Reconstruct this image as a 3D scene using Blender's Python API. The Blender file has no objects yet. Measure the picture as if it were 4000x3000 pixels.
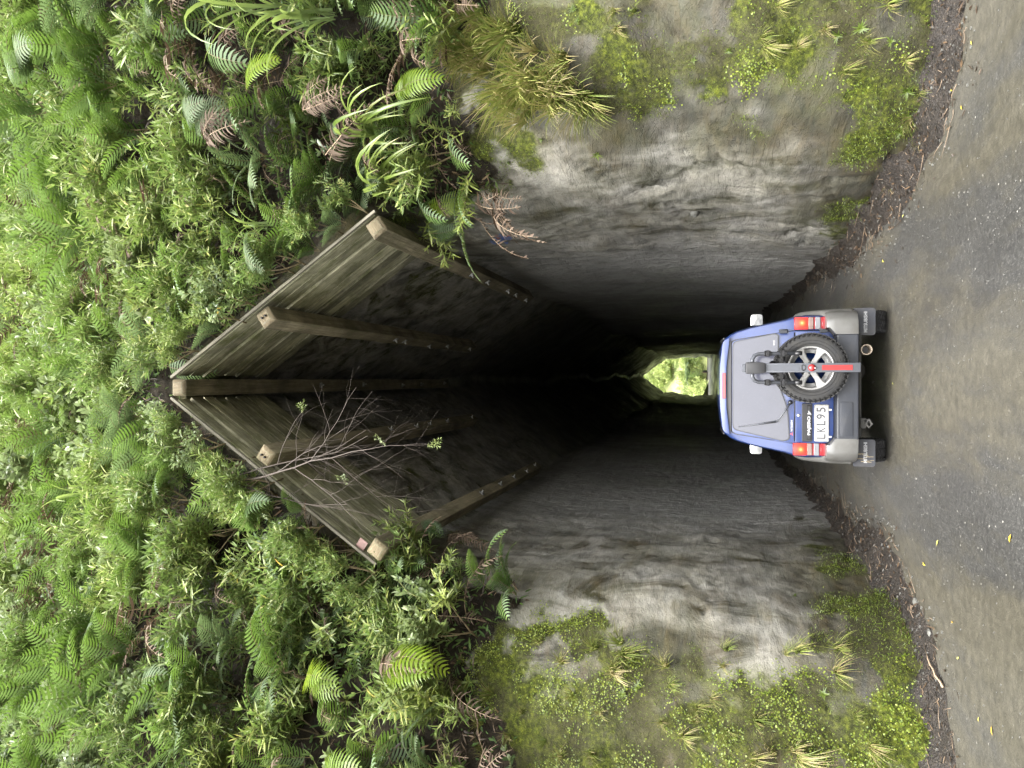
import bpy, bmesh, math, random
import numpy as np
from mathutils import Vector, Matrix, Quaternion
from mathutils.bvhtree import BVHTree

scene = bpy.context.scene
COL = scene.collection
R = math.radians
random.seed(11)
RNG = np.random.default_rng(7)

# ------------------------------------------------------------------ camera, world, sun, exposure
CAM_H = 1.75
def make_camera():
    p, yaw = R(15.3), R(0.35)
    fw = Vector((-math.sin(yaw) * math.cos(p), math.cos(yaw) * math.cos(p), math.sin(p)))
    rt = Vector((math.cos(yaw), math.sin(yaw), 0))
    up = rt.cross(fw)
    cd = bpy.data.cameras.new('camera')
    cd.sensor_fit = 'HORIZONTAL'; cd.sensor_width = 36.0; cd.lens = 25.2
    cd.clip_start = 0.05; cd.clip_end = 3000
    co = bpy.data.objects.new('camera', cd)
    # the phone was held on its side: the top of the place points to the left of the frame
    x, y, z = -up, rt, -fw
    m = Matrix(((x.x, y.x, z.x, 0), (x.y, y.y, z.y, 0), (x.z, y.z, z.z, 0), (0, 0, 0, 1)))
    co.matrix_world = Matrix.Translation((0, 0, CAM_H)) @ m
    COL.objects.link(co)
    scene.camera = co
make_camera()

SUN_EL, SUN_AZ = R(52), R(187)      # azimuth measured from +Y clockwise: behind the camera, a little left
def make_world():
    w = bpy.data.worlds.new('World'); scene.world = w; w.use_nodes = True
    nt = w.node_tree; nt.nodes.clear()
    sky = nt.nodes.new('ShaderNodeTexSky'); sky.sky_type = 'NISHITA'; sky.sun_disc = False
    sky.sun_elevation = SUN_EL; sky.sun_rotation = SUN_AZ
    sky.dust_density = 4.0; sky.air_density = 1.0; sky.ozone_density = 1.0
    hs = nt.nodes.new('ShaderNodeHueSaturation'); hs.inputs['Saturation'].default_value = 0.22   # thin white cloud
    bg = nt.nodes.new('ShaderNodeBackground'); bg.inputs['Strength'].default_value = 0.15
    out = nt.nodes.new('ShaderNodeOutputWorld')
    nt.links.new(sky.outputs[0], hs.inputs['Color']); nt.links.new(hs.outputs[0], bg.inputs['Color'])
    nt.links.new(bg.outputs[0], out.inputs['Surface'])
make_world()
def make_sun():
    ld = bpy.data.lights.new('sun', 'SUN'); ld.energy = 0.6; ld.angle = R(40); ld.color = (1.0, 0.965, 0.90)
    lo = bpy.data.objects.new('sun', ld); COL.objects.link(lo)
    d = Vector((math.sin(SUN_AZ) * math.cos(SUN_EL), math.cos(SUN_AZ) * math.cos(SUN_EL), math.sin(SUN_EL)))
    lo.rotation_euler = d.to_track_quat('Z', 'Y').to_euler(); lo.location = (0, -10, 30)
make_sun()
vs = scene.view_settings
vs.view_transform = 'Standard'; vs.look = 'None'; vs.gamma = 1.0; vs.use_curve_mapping = False
vs.exposure = 3.0
try:
    scene.cycles.use_denoising = True
    scene.cycles.max_bounces = 12; scene.cycles.diffuse_bounces = 8; scene.cycles.transparent_max_bounces = 8
    scene.cycles.sample_clamp_indirect = 6.0
    scene.cycles.caustics_reflective = False; scene.cycles.caustics_refractive = False
except Exception:
    pass

# ------------------------------------------------------------------ helpers
def tag(o, label=None, cat=None, group=None, kind=None):
    if label: o['label'] = label
    if cat: o['category'] = cat
    if group: o['group'] = group
    if kind: o['kind'] = kind
    return o
def empty(name, loc=(0, 0, 0), parent=None, mat=None):
    o = bpy.data.objects.new(name, None); COL.objects.link(o); o.empty_display_size = 0.1
    if mat is not None: o.matrix_world = mat
    else: o.location = loc
    if parent: o.parent = parent
    return o
def link_mesh(name, me, parent=None, mat=None):
    o = bpy.data.objects.new(name, me); COL.objects.link(o)
    if parent: o.parent = parent
    if mat is not None: o.matrix_local = mat
    return o
def copy_part(src, parent, mat):
    o = src.copy(); COL.objects.link(o); o.parent = parent; o.matrix_local = mat
    return o
def copy_tree(src, parent=None, mat=None):
    o = src.copy(); COL.objects.link(o); o.parent = parent
    if mat is not None: o.matrix_local = mat
    for ch in list(src.children): copy_tree(ch, o)
    return o

class MB:
    """collects geometry for one mesh"""
    def __init__(self): self.v = []; self.f = []; self.m = []; self.s = []; self.c = []; self.cur = 1.0
    def add(self, vs, fs, mi=0, smooth=False):
        b = len(self.v)
        self.v += [tuple(p) for p in vs]; self.c += [self.cur] * len(vs)
        for f in fs:
            self.f.append(tuple(i + b for i in f)); self.m.append(mi); self.s.append(smooth)
        return self
    def box(self, c, s, mi=0, M=None, taper=1.0):
        hx, hy, hz = s[0] / 2, s[1] / 2, s[2] / 2
        P = []
        for z, k in ((-hz, 1.0), (hz, taper)):
            for x, y in ((-hx, -hy), (hx, -hy), (hx, hy), (-hx, hy)): P.append(Vector((x * k, y * k, z)))
        if M is not None: P = [M @ p for p in P]
        P = [p + Vector(c) for p in P]
        return self.add(P, [(3, 2, 1, 0), (4, 5, 6, 7), (0, 1, 5, 4), (1, 2, 6, 5), (2, 3, 7, 6), (3, 0, 4, 7)], mi)
    def tube(self, pts, rad, n=8, mi=0, caps=True, smooth=True, start=None):
        pts = [Vector(p) for p in pts]
        if not hasattr(rad, '__len__'): rad = [rad] * len(pts)
        V, Fc = [], []
        t0 = (pts[1] - pts[0]).normalized()
        u = t0.orthogonal().normalized() if start is None else Vector(start)
        for i, p in enumerate(pts):
            t = (pts[min(i + 1, len(pts) - 1)] - pts[max(i - 1, 0)])
            if t.length < 1e-9: t = t0
            t.normalize(); u = (u - t * u.dot(t)).normalized(); w = t.cross(u)
            for k in range(n):
                a = 2 * math.pi * k / n
                V.append(p + (u * math.cos(a) + w * math.sin(a)) * rad[i])
        for i in range(len(pts) - 1):
            for k in range(n):
                a, b = i * n + k, i * n + (k + 1) % n
                Fc.append((a, b, b + n, a + n))
        if caps:
            Fc.append(tuple(range(n - 1, -1, -1))); Fc.append(tuple(range((len(pts) - 1) * n, len(pts) * n)))
        return self.add(V, Fc, mi, smooth)
    def lathe(self, prof, n=32, mi=0, M=None, smooth=True, closed=False):
        """profile of (radius, axial) about +Y"""
        V, Fc = [], []
        for r, y in prof:
            for k in range(n):
                a = 2 * math.pi * k / n
                V.append(Vector((r * math.cos(a), y, r * math.sin(a))))
        if M is not None: V = [M @ p for p in V]
        L = len(prof)
        for i in range(L if closed else L - 1):
            j = (i + 1) % L
            for k in range(n):
                k2 = (k + 1) % n
                Fc.append((i * n + k, j * n + k, j * n + k2, i * n + k2))
        return self.add(V, Fc, mi, smooth)
    def prism(self, poly, y0, y1, mi=0, fn=None, side_mi=None):
        """outline in x,z extruded along y (y0 = the side that faces -Y)"""
        n = len(poly)
        fn = fn or (lambda x, z: 0.0)
        V = [(x, y0 + fn(x, z), z) for x, z in poly] + [(x, y1 + fn(x, z), z) for x, z in poly]
        self.add(V, [tuple(range(n)), tuple(range(2 * n - 1, n - 1, -1))], mi)
        self.add(V, [(i, i + n, (i + 1) % n + n, (i + 1) % n) for i in range(n)], mi if side_mi is None else side_mi)
        return self
    def mesh(self, name, mats, bevel=0.0, seg=2, autosmooth=None, merge=False):
        me = bpy.data.meshes.new(name)
        me.from_pydata(self.v, [], self.f)
        for mt in (mats if isinstance(mats, (list, tuple)) else [mats]): me.materials.append(mt)
        me.polygons.foreach_set('material_index', self.m)
        me.polygons.foreach_set('use_smooth', self.s)
        ca = me.attributes.new('tint', 'FLOAT', 'POINT'); ca.data.foreach_set('value', self.c)
        if bevel > 0 or merge:
            bm = bmesh.new(); bm.from_mesh(me)
            bmesh.ops.remove_doubles(bm, verts=bm.verts, dist=1e-5)
            bmesh.ops.recalc_face_normals(bm, faces=bm.faces)
            if bevel > 0:
                es = [e for e in bm.edges if len(e.link_faces) == 2 and e.calc_face_angle(0) > 0.5]
                bmesh.ops.bevel(bm, geom=es, offset=bevel, segments=seg, profile=0.6, affect='EDGES', clamp_overlap=True)
                for f in bm.faces: f.smooth = True
            bm.to_mesh(me); bm.free()
        if autosmooth or bevel > 0:
            try: me.set_sharp_from_angle(angle=autosmooth or R(40))
            except Exception: pass
        me.update()
        return me
    def build(self, name, mats, parent=None, mat=None, **k):
        return link_mesh(name, self.mesh(name, mats, **k), parent, mat)

def rounded(poly, r, n=4):
    """round the corners of an outline (list of (x, z) or (x, z, radius))"""
    out = []; N = len(poly)
    for i in range(N):
        p = Vector(poly[i][:2]); a = Vector(poly[i - 1][:2]); b = Vector(poly[(i + 1) % N][:2])
        rr = poly[i][2] if len(poly[i]) > 2 else r
        da, db = (a - p), (b - p)
        k = min(rr, da.length * 0.45, db.length * 0.45)
        pa, pb = p + da.normalized() * k, p + db.normalized() * k
        for j in range(n + 1):
            t = j / n
            q = pa * (1 - t) ** 2 + p * 2 * t * (1 - t) + pb * t * t
            out.append((q.x, q.y))
    return out

def text_mesh(name, body, size, mat, depth=0.0015, width=None, shear=0.0, bold=0.0):
    """lettering lying in the XZ plane, reading along +X, centred, facing -Y"""
    cu = bpy.data.curves.new(name, 'FONT'); cu.body = body; cu.size = size
    cu.align_x = 'CENTER'; cu.align_y = 'CENTER'; cu.extrude = depth; cu.shear = shear; cu.offset = bold; cu.resolution_u = 4
    o = bpy.data.objects.new(name, cu); COL.objects.link(o)
    bpy.context.view_layer.update()
    dg = bpy.context.evaluated_depsgraph_get()
    me = bpy.data.meshes.new_from_object(o.evaluated_get(dg))
    bpy.data.objects.remove(o); bpy.data.curves.remove(cu)
    me.name = name
    if width:
        xs = [v.co.x for v in me.vertices]; k = width / max(1e-6, max(xs) - min(xs))
    else: k = 1.0
    for v in me.vertices:
        x, y, z = v.co; v.co = (x * k, -z, y)
    me.materials.clear(); me.materials.append(mat); me.update()
    return me

# ---- vector noise
_perm = RNG.permutation(4096).astype(np.int64)
_grad = RNG.normal(size=(4096, 3)); _grad /= np.linalg.norm(_grad, axis=1)[:, None]
def perlin(P):
    P = np.asarray(P, dtype=np.float64)
    i0 = np.floor(P).astype(np.int64); f = P - i0
    u = f * f * f * (f * (f * 6 - 15) + 10)
    def g(dx, dy, dz):
        h = _perm[(i0[..., 0] + dx) & 4095]; h = _perm[(h + i0[..., 1] + dy) & 4095]; h = _perm[(h + i0[..., 2] + dz) & 4095]
        G = _grad[h]
        return G[..., 0] * (f[..., 0] - dx) + G[..., 1] * (f[..., 1] - dy) + G[..., 2] * (f[..., 2] - dz)
    x, y, z = u[..., 0], u[..., 1], u[..., 2]
    l = lambda a, b, t: a + (b - a) * t
    return 1.6 * l(l(l(g(0, 0, 0), g(1, 0, 0), x), l(g(0, 1, 0), g(1, 1, 0), x), y),
                   l(l(g(0, 0, 1), g(1, 0, 1), x), l(g(0, 1, 1), g(1, 1, 1), x), y), z)
def fbm(P, octv=4, gain=0.5, lac=2.03):
    a, s = 1.0, 0.0; P = np.asarray(P, dtype=np.float64).copy()
    for _ in range(octv):
        s = s + a * perlin(P); a *= gain; P = P * lac + 17.3
    return s
def ridged(P, octv=3):
    a, s = 1.0, 0.0; P = np.asarray(P, dtype=np.float64).copy()
    for _ in range(octv):
        s = s + a * (1 - np.abs(perlin(P)) * 2); a *= 0.5; P = P * 2.1 + 9.1
    return s
def sstep(a, b, x):
    t = np.clip((x - a) / (b - a), 0, 1); return t * t * (3 - 2 * t)

# ------------------------------------------------------------------ materials
class NT:
    def __init__(self, name):
        self.mat = bpy.data.materials.new(name); self.mat.use_nodes = True
        self.t = self.mat.node_tree; self.t.nodes.clear()
        self.out = self.t.nodes.new('ShaderNodeOutputMaterial')
        self.bsdf = self.t.nodes.new('ShaderNodeBsdfPrincipled')
        self.t.links.new(self.bsdf.outputs[0], self.out.inputs['Surface'])
        self._tc = None
    def n(self, typ, **kw):
        nd = self.t.nodes.new(typ)
        for k, v in kw.items(): setattr(nd, k, v)
        return nd
    def l(self, a, b): self.t.links.new(a, b)
    def tc(self, which='Object'):
        if self._tc is None: self._tc = self.n('ShaderNodeTexCoord')
        return self._tc.outputs[which]
    def pos(self):
        return self.n('ShaderNodeNewGeometry').outputs['Position']
    def mapping(self, src, scale=(1, 1, 1), rot=(0, 0, 0), loc=(0, 0, 0)):
        m = self.n('ShaderNodeMapping'); m.inputs['Scale'].default_value = scale; m.inputs['Rotation'].default_value = rot
        m.inputs['Location'].default_value = loc
        self.l(src, m.inputs['Vector']); return m.outputs[0]
    def noise(self, src, scale, detail=4, rough=0.55, dist=0.0, col=False):
        nd = self.n('ShaderNodeTexNoise'); nd.inputs['Scale'].default_value = scale; nd.inputs['Detail'].default_value = detail
        nd.inputs['Roughness'].default_value = rough; nd.inputs['Distortion'].default_value = dist
        self.l(src, nd.inputs['Vector']); return nd.outputs['Color' if col else 'Fac']
    def voro(self, src, scale, feature='F1', out='Distance', rnd=1.0):
        nd = self.n('ShaderNodeTexVoronoi', feature=feature); nd.inputs['Scale'].default_value = scale
        nd.inputs['Randomness'].default_value = rnd
        self.l(src, nd.inputs['Vector']); return nd.outputs[out]
    def ramp(self, src, stops, interp='LINEAR'):
        nd = self.n('ShaderNodeValToRGB'); cr = nd.color_ramp; cr.interpolation = interp
        while len(cr.elements) < len(stops): cr.elements.new(0.5)
        for e, (p, c) in zip(cr.elements, stops):
            e.position = p
            e.color = (c, c, c, 1) if not hasattr(c, '__len__') else (*c[:3], 1)
        self.l(src, nd.inputs[0]); return nd.outputs[0]
    def mix(self, fac, a, b, blend='MIX'):
        nd = self.n('ShaderNodeMix', data_type='RGBA', blend_type=blend)
        nd.inputs[0].default_value = 1.0
        for s, i in ((fac, 0), (a, 6), (b, 7)):
            if hasattr(s, 'links') or hasattr(s, 'is_linked'): self.l(s, nd.inputs[i])
            elif i == 0: nd.inputs[0].default_value = s
            else: nd.inputs[i].default_value = (*s[:3], 1)
        return nd.outputs[2]
    def math(self, op, a, b=0.0, clamp=False):
        nd = self.n('ShaderNodeMath', operation=op, use_clamp=clamp)
        for s, i in ((a, 0), (b, 1)):
            if hasattr(s, 'is_linked'): self.l(s, nd.inputs[i])
            else: nd.inputs[i].default_value = s
        return nd.outputs[0]
    def attr(self, name, out='Fac'):
        nd = self.n('ShaderNodeAttribute', attribute_name=name); return nd.outputs[out]
    def objrand(self): return self.n('ShaderNodeObjectInfo').outputs['Random']
    def bump(self, h, strength=0.5, dist=0.02, prev=None):
        nd = self.n('ShaderNodeBump'); nd.inputs['Strength'].default_value = strength; nd.inputs['Distance'].default_value = dist
        self.l(h, nd.inputs['Height'])
        if prev is not None: self.l(prev, nd.inputs['Normal'])
        return nd.outputs[0]
    def set(self, **kw):
        for k, v in kw.items():
            i = self.bsdf.inputs[k.replace('_', ' ')]
            if hasattr(v, 'is_linked'): self.l(v, i)
            elif hasattr(v, '__len__') and len(v) == 3 and i.type == 'RGBA': i.default_value = (*v, 1)
            else: i.default_value = v
        return self

def mat_plain(name, col, rough=0.5, metal=0.0, coat=0.0, dirt=0.0, emit=None, estr=0.0, spec=0.5, alpha=None, dirt_col=(0.045, 0.040, 0.030)):
    m = NT(name)
    c = col
    if dirt > 0:
        nz = m.noise(m.tc(), 9.0, 6, 0.65)
        fac = m.math('MULTIPLY', m.ramp(nz, [(0.42, 0.0), (0.72, 1.0)]), dirt)
        c = m.mix(fac, (*col, 1), (*dirt_col, 1))
        nz2 = m.noise(m.tc(), 60.0, 3, 0.6)
        m.set(Roughness=m.math('ADD', m.math('MULTIPLY', m.ramp(nz2, [(0.3, 0), (0.7, 1)]), 0.25 * dirt), rough, clamp=True))
    else: m.set(Roughness=rough)
    m.set(Base_Color=c, Metallic=metal)
    m.bsdf.inputs['Specular IOR Level'].default_value = spec
    if coat: m.bsdf.inputs['Coat Weight'].default_value = coat; m.bsdf.inputs['Coat Roughness'].default_value = 0.04
    if emit: m.set(Emission_Color=emit); m.bsdf.inputs['Emission Strength'].default_value = estr
    return m.mat

def mat_leaf(name, stops, trans=(0.25, 0.42, 0.06), tw=0.28, rough=0.42, spec=0.45, vary=0.35, under=None, hue=0.0):
    """leaf colour from a per-leaf value, shifted per object"""
    m = NT(name)
    t = m.attr('tint'); r = m.objrand()
    col = m.ramp(m.math('ADD', m.math('MULTIPLY', t, 0.72), m.math('MULTIPLY', r, 0.28)), stops)
    if under is not None:
        bf = m.n('ShaderNodeNewGeometry').outputs['Backfacing']
        col = m.mix(m.math('MULTIPLY', bf, 0.8), col, (*under, 1))
    wn = m.noise(m.pos(), 0.55, 3, 0.5)
    if hue: col = m.mix(m.math('MULTIPLY', m.ramp(wn, [(0.42, 0.0), (0.62, 1.0)]), hue), col, m.mix(0.5, col, (0.24, 0.25, 0.055, 1)))
    k = m.math('ADD', m.math('ADD', m.math('MULTIPLY', r, vary), m.math('MULTIPLY', wn, 0.5)), 0.78 - vary / 2)
    hsv = m.n('ShaderNodeHueSaturation'); m.l(k, hsv.inputs['Value']); m.l(col, hsv.inputs['Color'])
    col = hsv.outputs[0]
    m.set(Base_Color=col, Roughness=rough); m.bsdf.inputs['Specular IOR Level'].default_value = spec
    tr = m.n('ShaderNodeBsdfTranslucent'); m.l(m.mix(0.5, col, (*trans, 1)), tr.inputs['Color'])
    mx = m.n('ShaderNodeMixShader'); mx.inputs[0].default_value = tw
    m.l(m.bsdf.outputs[0], mx.inputs[1]); m.l(tr.outputs[0], mx.inputs[2]); m.l(mx.outputs[0], m.out.inputs['Surface'])
    return m.mat

def mat_rock():
    m = NT('rock')
    p = m.pos()
    cov = m.n('ShaderNodeAttribute', attribute_name='cover'); sep = m.n('ShaderNodeSeparateColor'); m.l(cov.outputs['Color'], sep.inputs[0])
    moss, soil, pale = sep.outputs[0], sep.outputs[1], sep.outputs[2]
    inner_bright = m.attr('inner_bright')
    big = m.noise(p, 0.55, 5, 0.6, 0.6); pq = m.mapping(p, (1.0, 0.42, 1.0)); mid = m.noise(pq, 2.6, 7, 0.62, 0.8); fine = m.noise(pq, 14, 7, 0.65); grit = m.noise(p, 75, 4, 0.6)
    ps = m.mapping(pq, (1.0, 0.6, 1.9), (0.6, 0.1, 0.2)); strat = m.noise(ps, 3.2, 6, 0.62, 1.2)
    pv = m.mapping(p, (3.0, 3.0, 0.28)); streak = m.noise(pv, 2.4, 5, 0.6, 0.4)
    col = m.ramp(mid, [(0.30, (0.013, 0.011, 0.007)), (0.45, (0.028, 0.025, 0.016)), (0.58, (0.046, 0.042, 0.029)), (0.75, (0.075, 0.070, 0.052))])
    col = m.mix(m.ramp(strat, [(0.42, 0.0), (0.66, 0.65)]), col, (0.075, 0.054, 0.022, 1))            # ochre seams
    col = m.mix(m.ramp(big, [(0.42, 0.0), (0.68, 0.6)]), col, (0.044, 0.047, 0.047, 1))                # blue grey beds
    col = m.mix(m.math('MULTIPLY', m.ramp(streak, [(0.46, 0.0), (0.70, 1.0)]), 0.55), col, (0.045, 0.042, 0.026, 1))   # seep stains
    # broken ledges: stepped noise, each step a slightly different face
    st = [(0.0, 0.0)]
    for i in range(1, 9):
        c = 0.24 + i * 0.062; st += [(c - 0.006, (i - 1) / 8), (c + 0.006, i / 8)]
    fl1 = m.ramp(m.noise(m.mapping(pq, (1.1, 0.8, 1.3), (0.6, 0.25, 0.5)), 2.3, 7, 0.60, 0.7), st)
    fl2 = m.ramp(m.noise(m.mapping(pq, (1.2, 0.9, 1.4), (0.4, 0.55, 0.3), (4, 2, 1)), 6.5, 6, 0.62, 0.5), st)
    pv2 = m.math('ADD', m.math('MULTIPLY', fl1, 0.75), m.math('MULTIPLY', fl2, 0.55)); hs1 = m.n('ShaderNodeHueSaturation'); m.l(m.math('ADD', pv2, 0.35), hs1.inputs['Value']); m.l(col, hs1.inputs['Color']); col = hs1.outputs[0]
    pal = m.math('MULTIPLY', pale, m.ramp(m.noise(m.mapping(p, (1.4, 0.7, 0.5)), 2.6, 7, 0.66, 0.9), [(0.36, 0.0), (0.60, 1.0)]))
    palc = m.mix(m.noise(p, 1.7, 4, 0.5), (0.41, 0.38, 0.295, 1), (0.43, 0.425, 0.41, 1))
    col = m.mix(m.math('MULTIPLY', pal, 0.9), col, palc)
    col = m.mix(m.ramp(fine, [(0.30, 0.55), (0.52, 0.0)]), col, (0.055, 0.052, 0.042, 1))
    col = m.mix(m.math('MULTIPLY', m.ramp(grit, [(0.56, 0.0), (0.75, 0.5)]), 0.7), col, (0.11, 0.105, 0.088, 1))
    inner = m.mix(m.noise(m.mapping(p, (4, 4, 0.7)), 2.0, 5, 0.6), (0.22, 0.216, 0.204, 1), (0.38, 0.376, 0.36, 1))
    col = m.mix(inner_bright, col, inner)  # interior rock colour lifted, standing in for daylight that falls short
    # greenish film and moss
    mn = m.noise(p, 5.5, 6, 0.66, 0.5)
    film = m.math('MULTIPLY', m.ramp(m.noise(p, 2.0, 5, 0.62), [(0.40, 0.0), (0.66, 0.6)]), m.math('ADD', m.math('MULTIPLY', moss, 0.9), 0.22))
    col = m.mix(m.math('MULTIPLY', film, m.math('SUBTRACT', 1.0, inner_bright)), col, (0.085, 0.095, 0.022, 1))
    mf = m.ramp(m.math('ADD', moss, m.math('MULTIPLY', m.math('SUBTRACT', mn, 0.5), 1.5)), [(0.38, 0.0), (0.74, 1.0)])
    mossc = m.ramp(m.noise(p, 26, 5, 0.65), [(0.30, (0.008, 0.010, 0.003)), (0.48, (0.034, 0.041, 0.008)), (0.62, (0.080, 0.093, 0.013)), (0.80, (0.15, 0.16, 0.024))])
    mossc = m.mix(m.ramp(m.noise(p, 1.6, 3, 0.5), [(0.4, 0.0), (0.6, 0.85)]), mossc, (0.034, 0.031, 0.018, 1))
    col = m.mix(mf, col, mossc)
    soilc = m.ramp(m.noise(p, 9, 6, 0.7), [(0.3, (0.006, 0.005, 0.004)), (0.55, (0.018, 0.014, 0.009)), (0.75, (0.042, 0.033, 0.021))])
    sf = m.ramp(m.math('ADD', soil, m.math('MULTIPLY', m.math('SUBTRACT', mn, 0.5), 0.9)), [(0.42, 0.0), (0.62, 1.0)])
    col = m.mix(sf, col, soilc)
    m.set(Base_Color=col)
    wet = m.ramp(m.noise(p, 1.3, 4, 0.6), [(0.42, 0.42), (0.62, 0.82)])
    m.set(Roughness=m.math('ADD', wet, m.math('MULTIPLY', mf, 0.4), clamp=True)); m.bsdf.inputs['Specular IOR Level'].default_value = 0.15
    h = m.math('ADD', m.math('MULTIPLY', mid, 1.0), m.math('MULTIPLY', fine, 0.55))
    h = m.math('ADD', h, m.math('MULTIPLY', strat, 0.8))
    b = m.bump(h, 0.30, 0.035)
    b = m.bump(fl1, 0.65, 0.030, b); b = m.bump(fl2, 0.55, 0.012, b)
    cr = m.voro(m.mapping(p, (1.3, 0.8, 1.9), (0.3, 0.5, 0.4)), 2.2, 'DISTANCE_TO_EDGE')
    b = m.bump(m.ramp(cr, [(0.0, 0.0), (0.035, 1.0)]), 0.05, 0.03, b)
    b = m.bump(grit, 0.5, 0.012, b)
    # short pick marks on the tunnel sides
    pk = m.noise(m.mapping(p, (4, 3.0, 0.9), (0.12, 0, 0)), 2.8, 4, 0.55, 0.4)
    b = m.bump(m.math('MULTIPLY', m.ramp(pk, [(0.45, 0), (0.6, 1)]), inner_bright), 0.45, 0.04, b)
    m.set(Normal=b)
    return m.mat

def mat_road():
    m = NT('road_surface'); p = m.pos()
    fine = m.noise(p, 26, 5, 0.7); chips = m.voro(p, 70, 'F1'); chipr = m.voro(p, 70, 'F1', 'Color')
    base = m.ramp(fine, [(0.3, (0.021, 0.0205, 0.019)), (0.7, (0.047, 0.046, 0.042))])
    sepc = m.n('ShaderNodeSeparateColor'); m.l(chipr, sepc.inputs[0])
    ch = m.math('MULTIPLY', m.ramp(chips, [(0.0, 1.0), (0.34, 1.0), (0.52, 0.0)]), m.ramp(sepc.outputs[0], [(0.60, 0.0), (0.9, 1.0)]))
    base = m.mix(m.math('MULTIPLY', ch, 0.75), base, (0.085, 0.082, 0.075, 1))
    chb = m.voro(p, 28, 'F1', 'Color'); sb = m.n('ShaderNodeSeparateColor'); m.l(chb, sb.inputs[0])
    cd = m.math('MULTIPLY', m.ramp(m.voro(p, 28), [(0.0, 1.0), (0.16, 1.0), (0.24, 0.0)]), m.ramp(sb.outputs[1], [(0.93, 0.0), (0.95, 1.0)]))
    base = m.mix(cd, base, (0.26, 0.25, 0.22, 1))
    # dried olive mud: along the edges, a broken centre strip and blotches, long streaks with the traffic
    sx = m.n('ShaderNodeSeparateXYZ'); m.l(p, sx.inputs[0])
    st = m.noise(m.mapping(p, (1.0, 0.22, 1.0)), 1.5, 6, 0.62, 0.3)
    st2 = m.noise(m.mapping(p, (1.0, 0.35, 1.0)), 4.5, 5, 0.66, 0.3)
    ax = m.math('ABSOLUTE', m.math('ADD', sx.outputs[0], -0.05))
    edge = m.ramp(ax, [(0.0, 0.62), (0.22, 0.52), (0.42, 0.12), (0.50, 0.05), (0.62, 0.35), (0.80, 0.55), (1.0, 0.62)])
    nd = edge.node; mp = m.n('ShaderNodeMapRange'); mp.inputs['From Max'].default_value = 2.2
    for lk in list(nd.inputs[0].links): m.t.links.remove(lk)
    m.l(ax, mp.inputs['Value']); m.l(mp.outputs[0], nd.inputs[0])
    mud = m.math('ADD', m.math('ADD', edge, m.math('MULTIPLY', m.math('SUBTRACT', st, 0.5), 2.3)), m.math('MULTIPLY', m.math('SUBTRACT', st2, 0.5), 1.1))
    mud = m.ramp(mud, [(0.12, 0.0), (0.62, 1.0)])
    mudc = m.ramp(m.noise(p, 11, 6, 0.68), [(0.3, (0.034, 0.031, 0.022)), (0.7, (0.074, 0.067, 0.048))])
    col = m.mix(m.math('MULTIPLY', mud, 0.86), base, mudc)
    dark = m.ramp(m.noise(m.mapping(p, (1, 0.5, 1), (0, 0, 0.2), (3, 1, 0)), 1.1, 6, 0.7), [(0.56, 0.0), (0.72, 0.6)])
    col = m.mix(dark, col, (0.015, 0.015, 0.016, 1))
    m.set(Base_Color=col)
    wet = m.ramp(m.noise(m.mapping(p, (1, 0.3, 1)), 0.9, 4, 0.6), [(0.4, 0.42), (0.62, 0.72)])
    m.set(Roughness=wet); m.bsdf.inputs['Specular IOR Level'].default_value = 0.42
    b = m.bump(fine, 0.5, 0.02); b = m.bump(ch, 0.35, 0.006, b); b = m.bump(st2, 0.4, 0.05, b)
    m.set(Normal=b)
    return m.mat

def mat_soil(name='damp_soil', a=(0.006, 0.005, 0.004), b_=(0.020, 0.015, 0.011), c=(0.050, 0.040, 0.029)):
    m = NT(name); p = m.pos()
    n1 = m.noise(p, 22, 7, 0.72); v = m.voro(p, 55)
    col = m.ramp(n1, [(0.3, a), (0.55, b_), (0.78, c)])
    vc = m.voro(p, 55, 'F1', 'Color'); s = m.n('ShaderNodeSeparateColor'); m.l(vc, s.inputs[0])
    col = m.mix(m.math('MULTIPLY', m.ramp(v, [(0.0, 1), (0.3, 1), (0.45, 0)]), m.ramp(s.outputs[0], [(0.7, 0), (0.9, 0.8)])), col, tuple(min(0.2, x * 1.6) for x in c))
    m.set(Base_Color=col, Roughness=0.55)
    m.set(Normal=m.bump(v, 0.6, 0.02, m.bump(n1, 0.8, 0.05)))
    return m.mat

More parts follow.
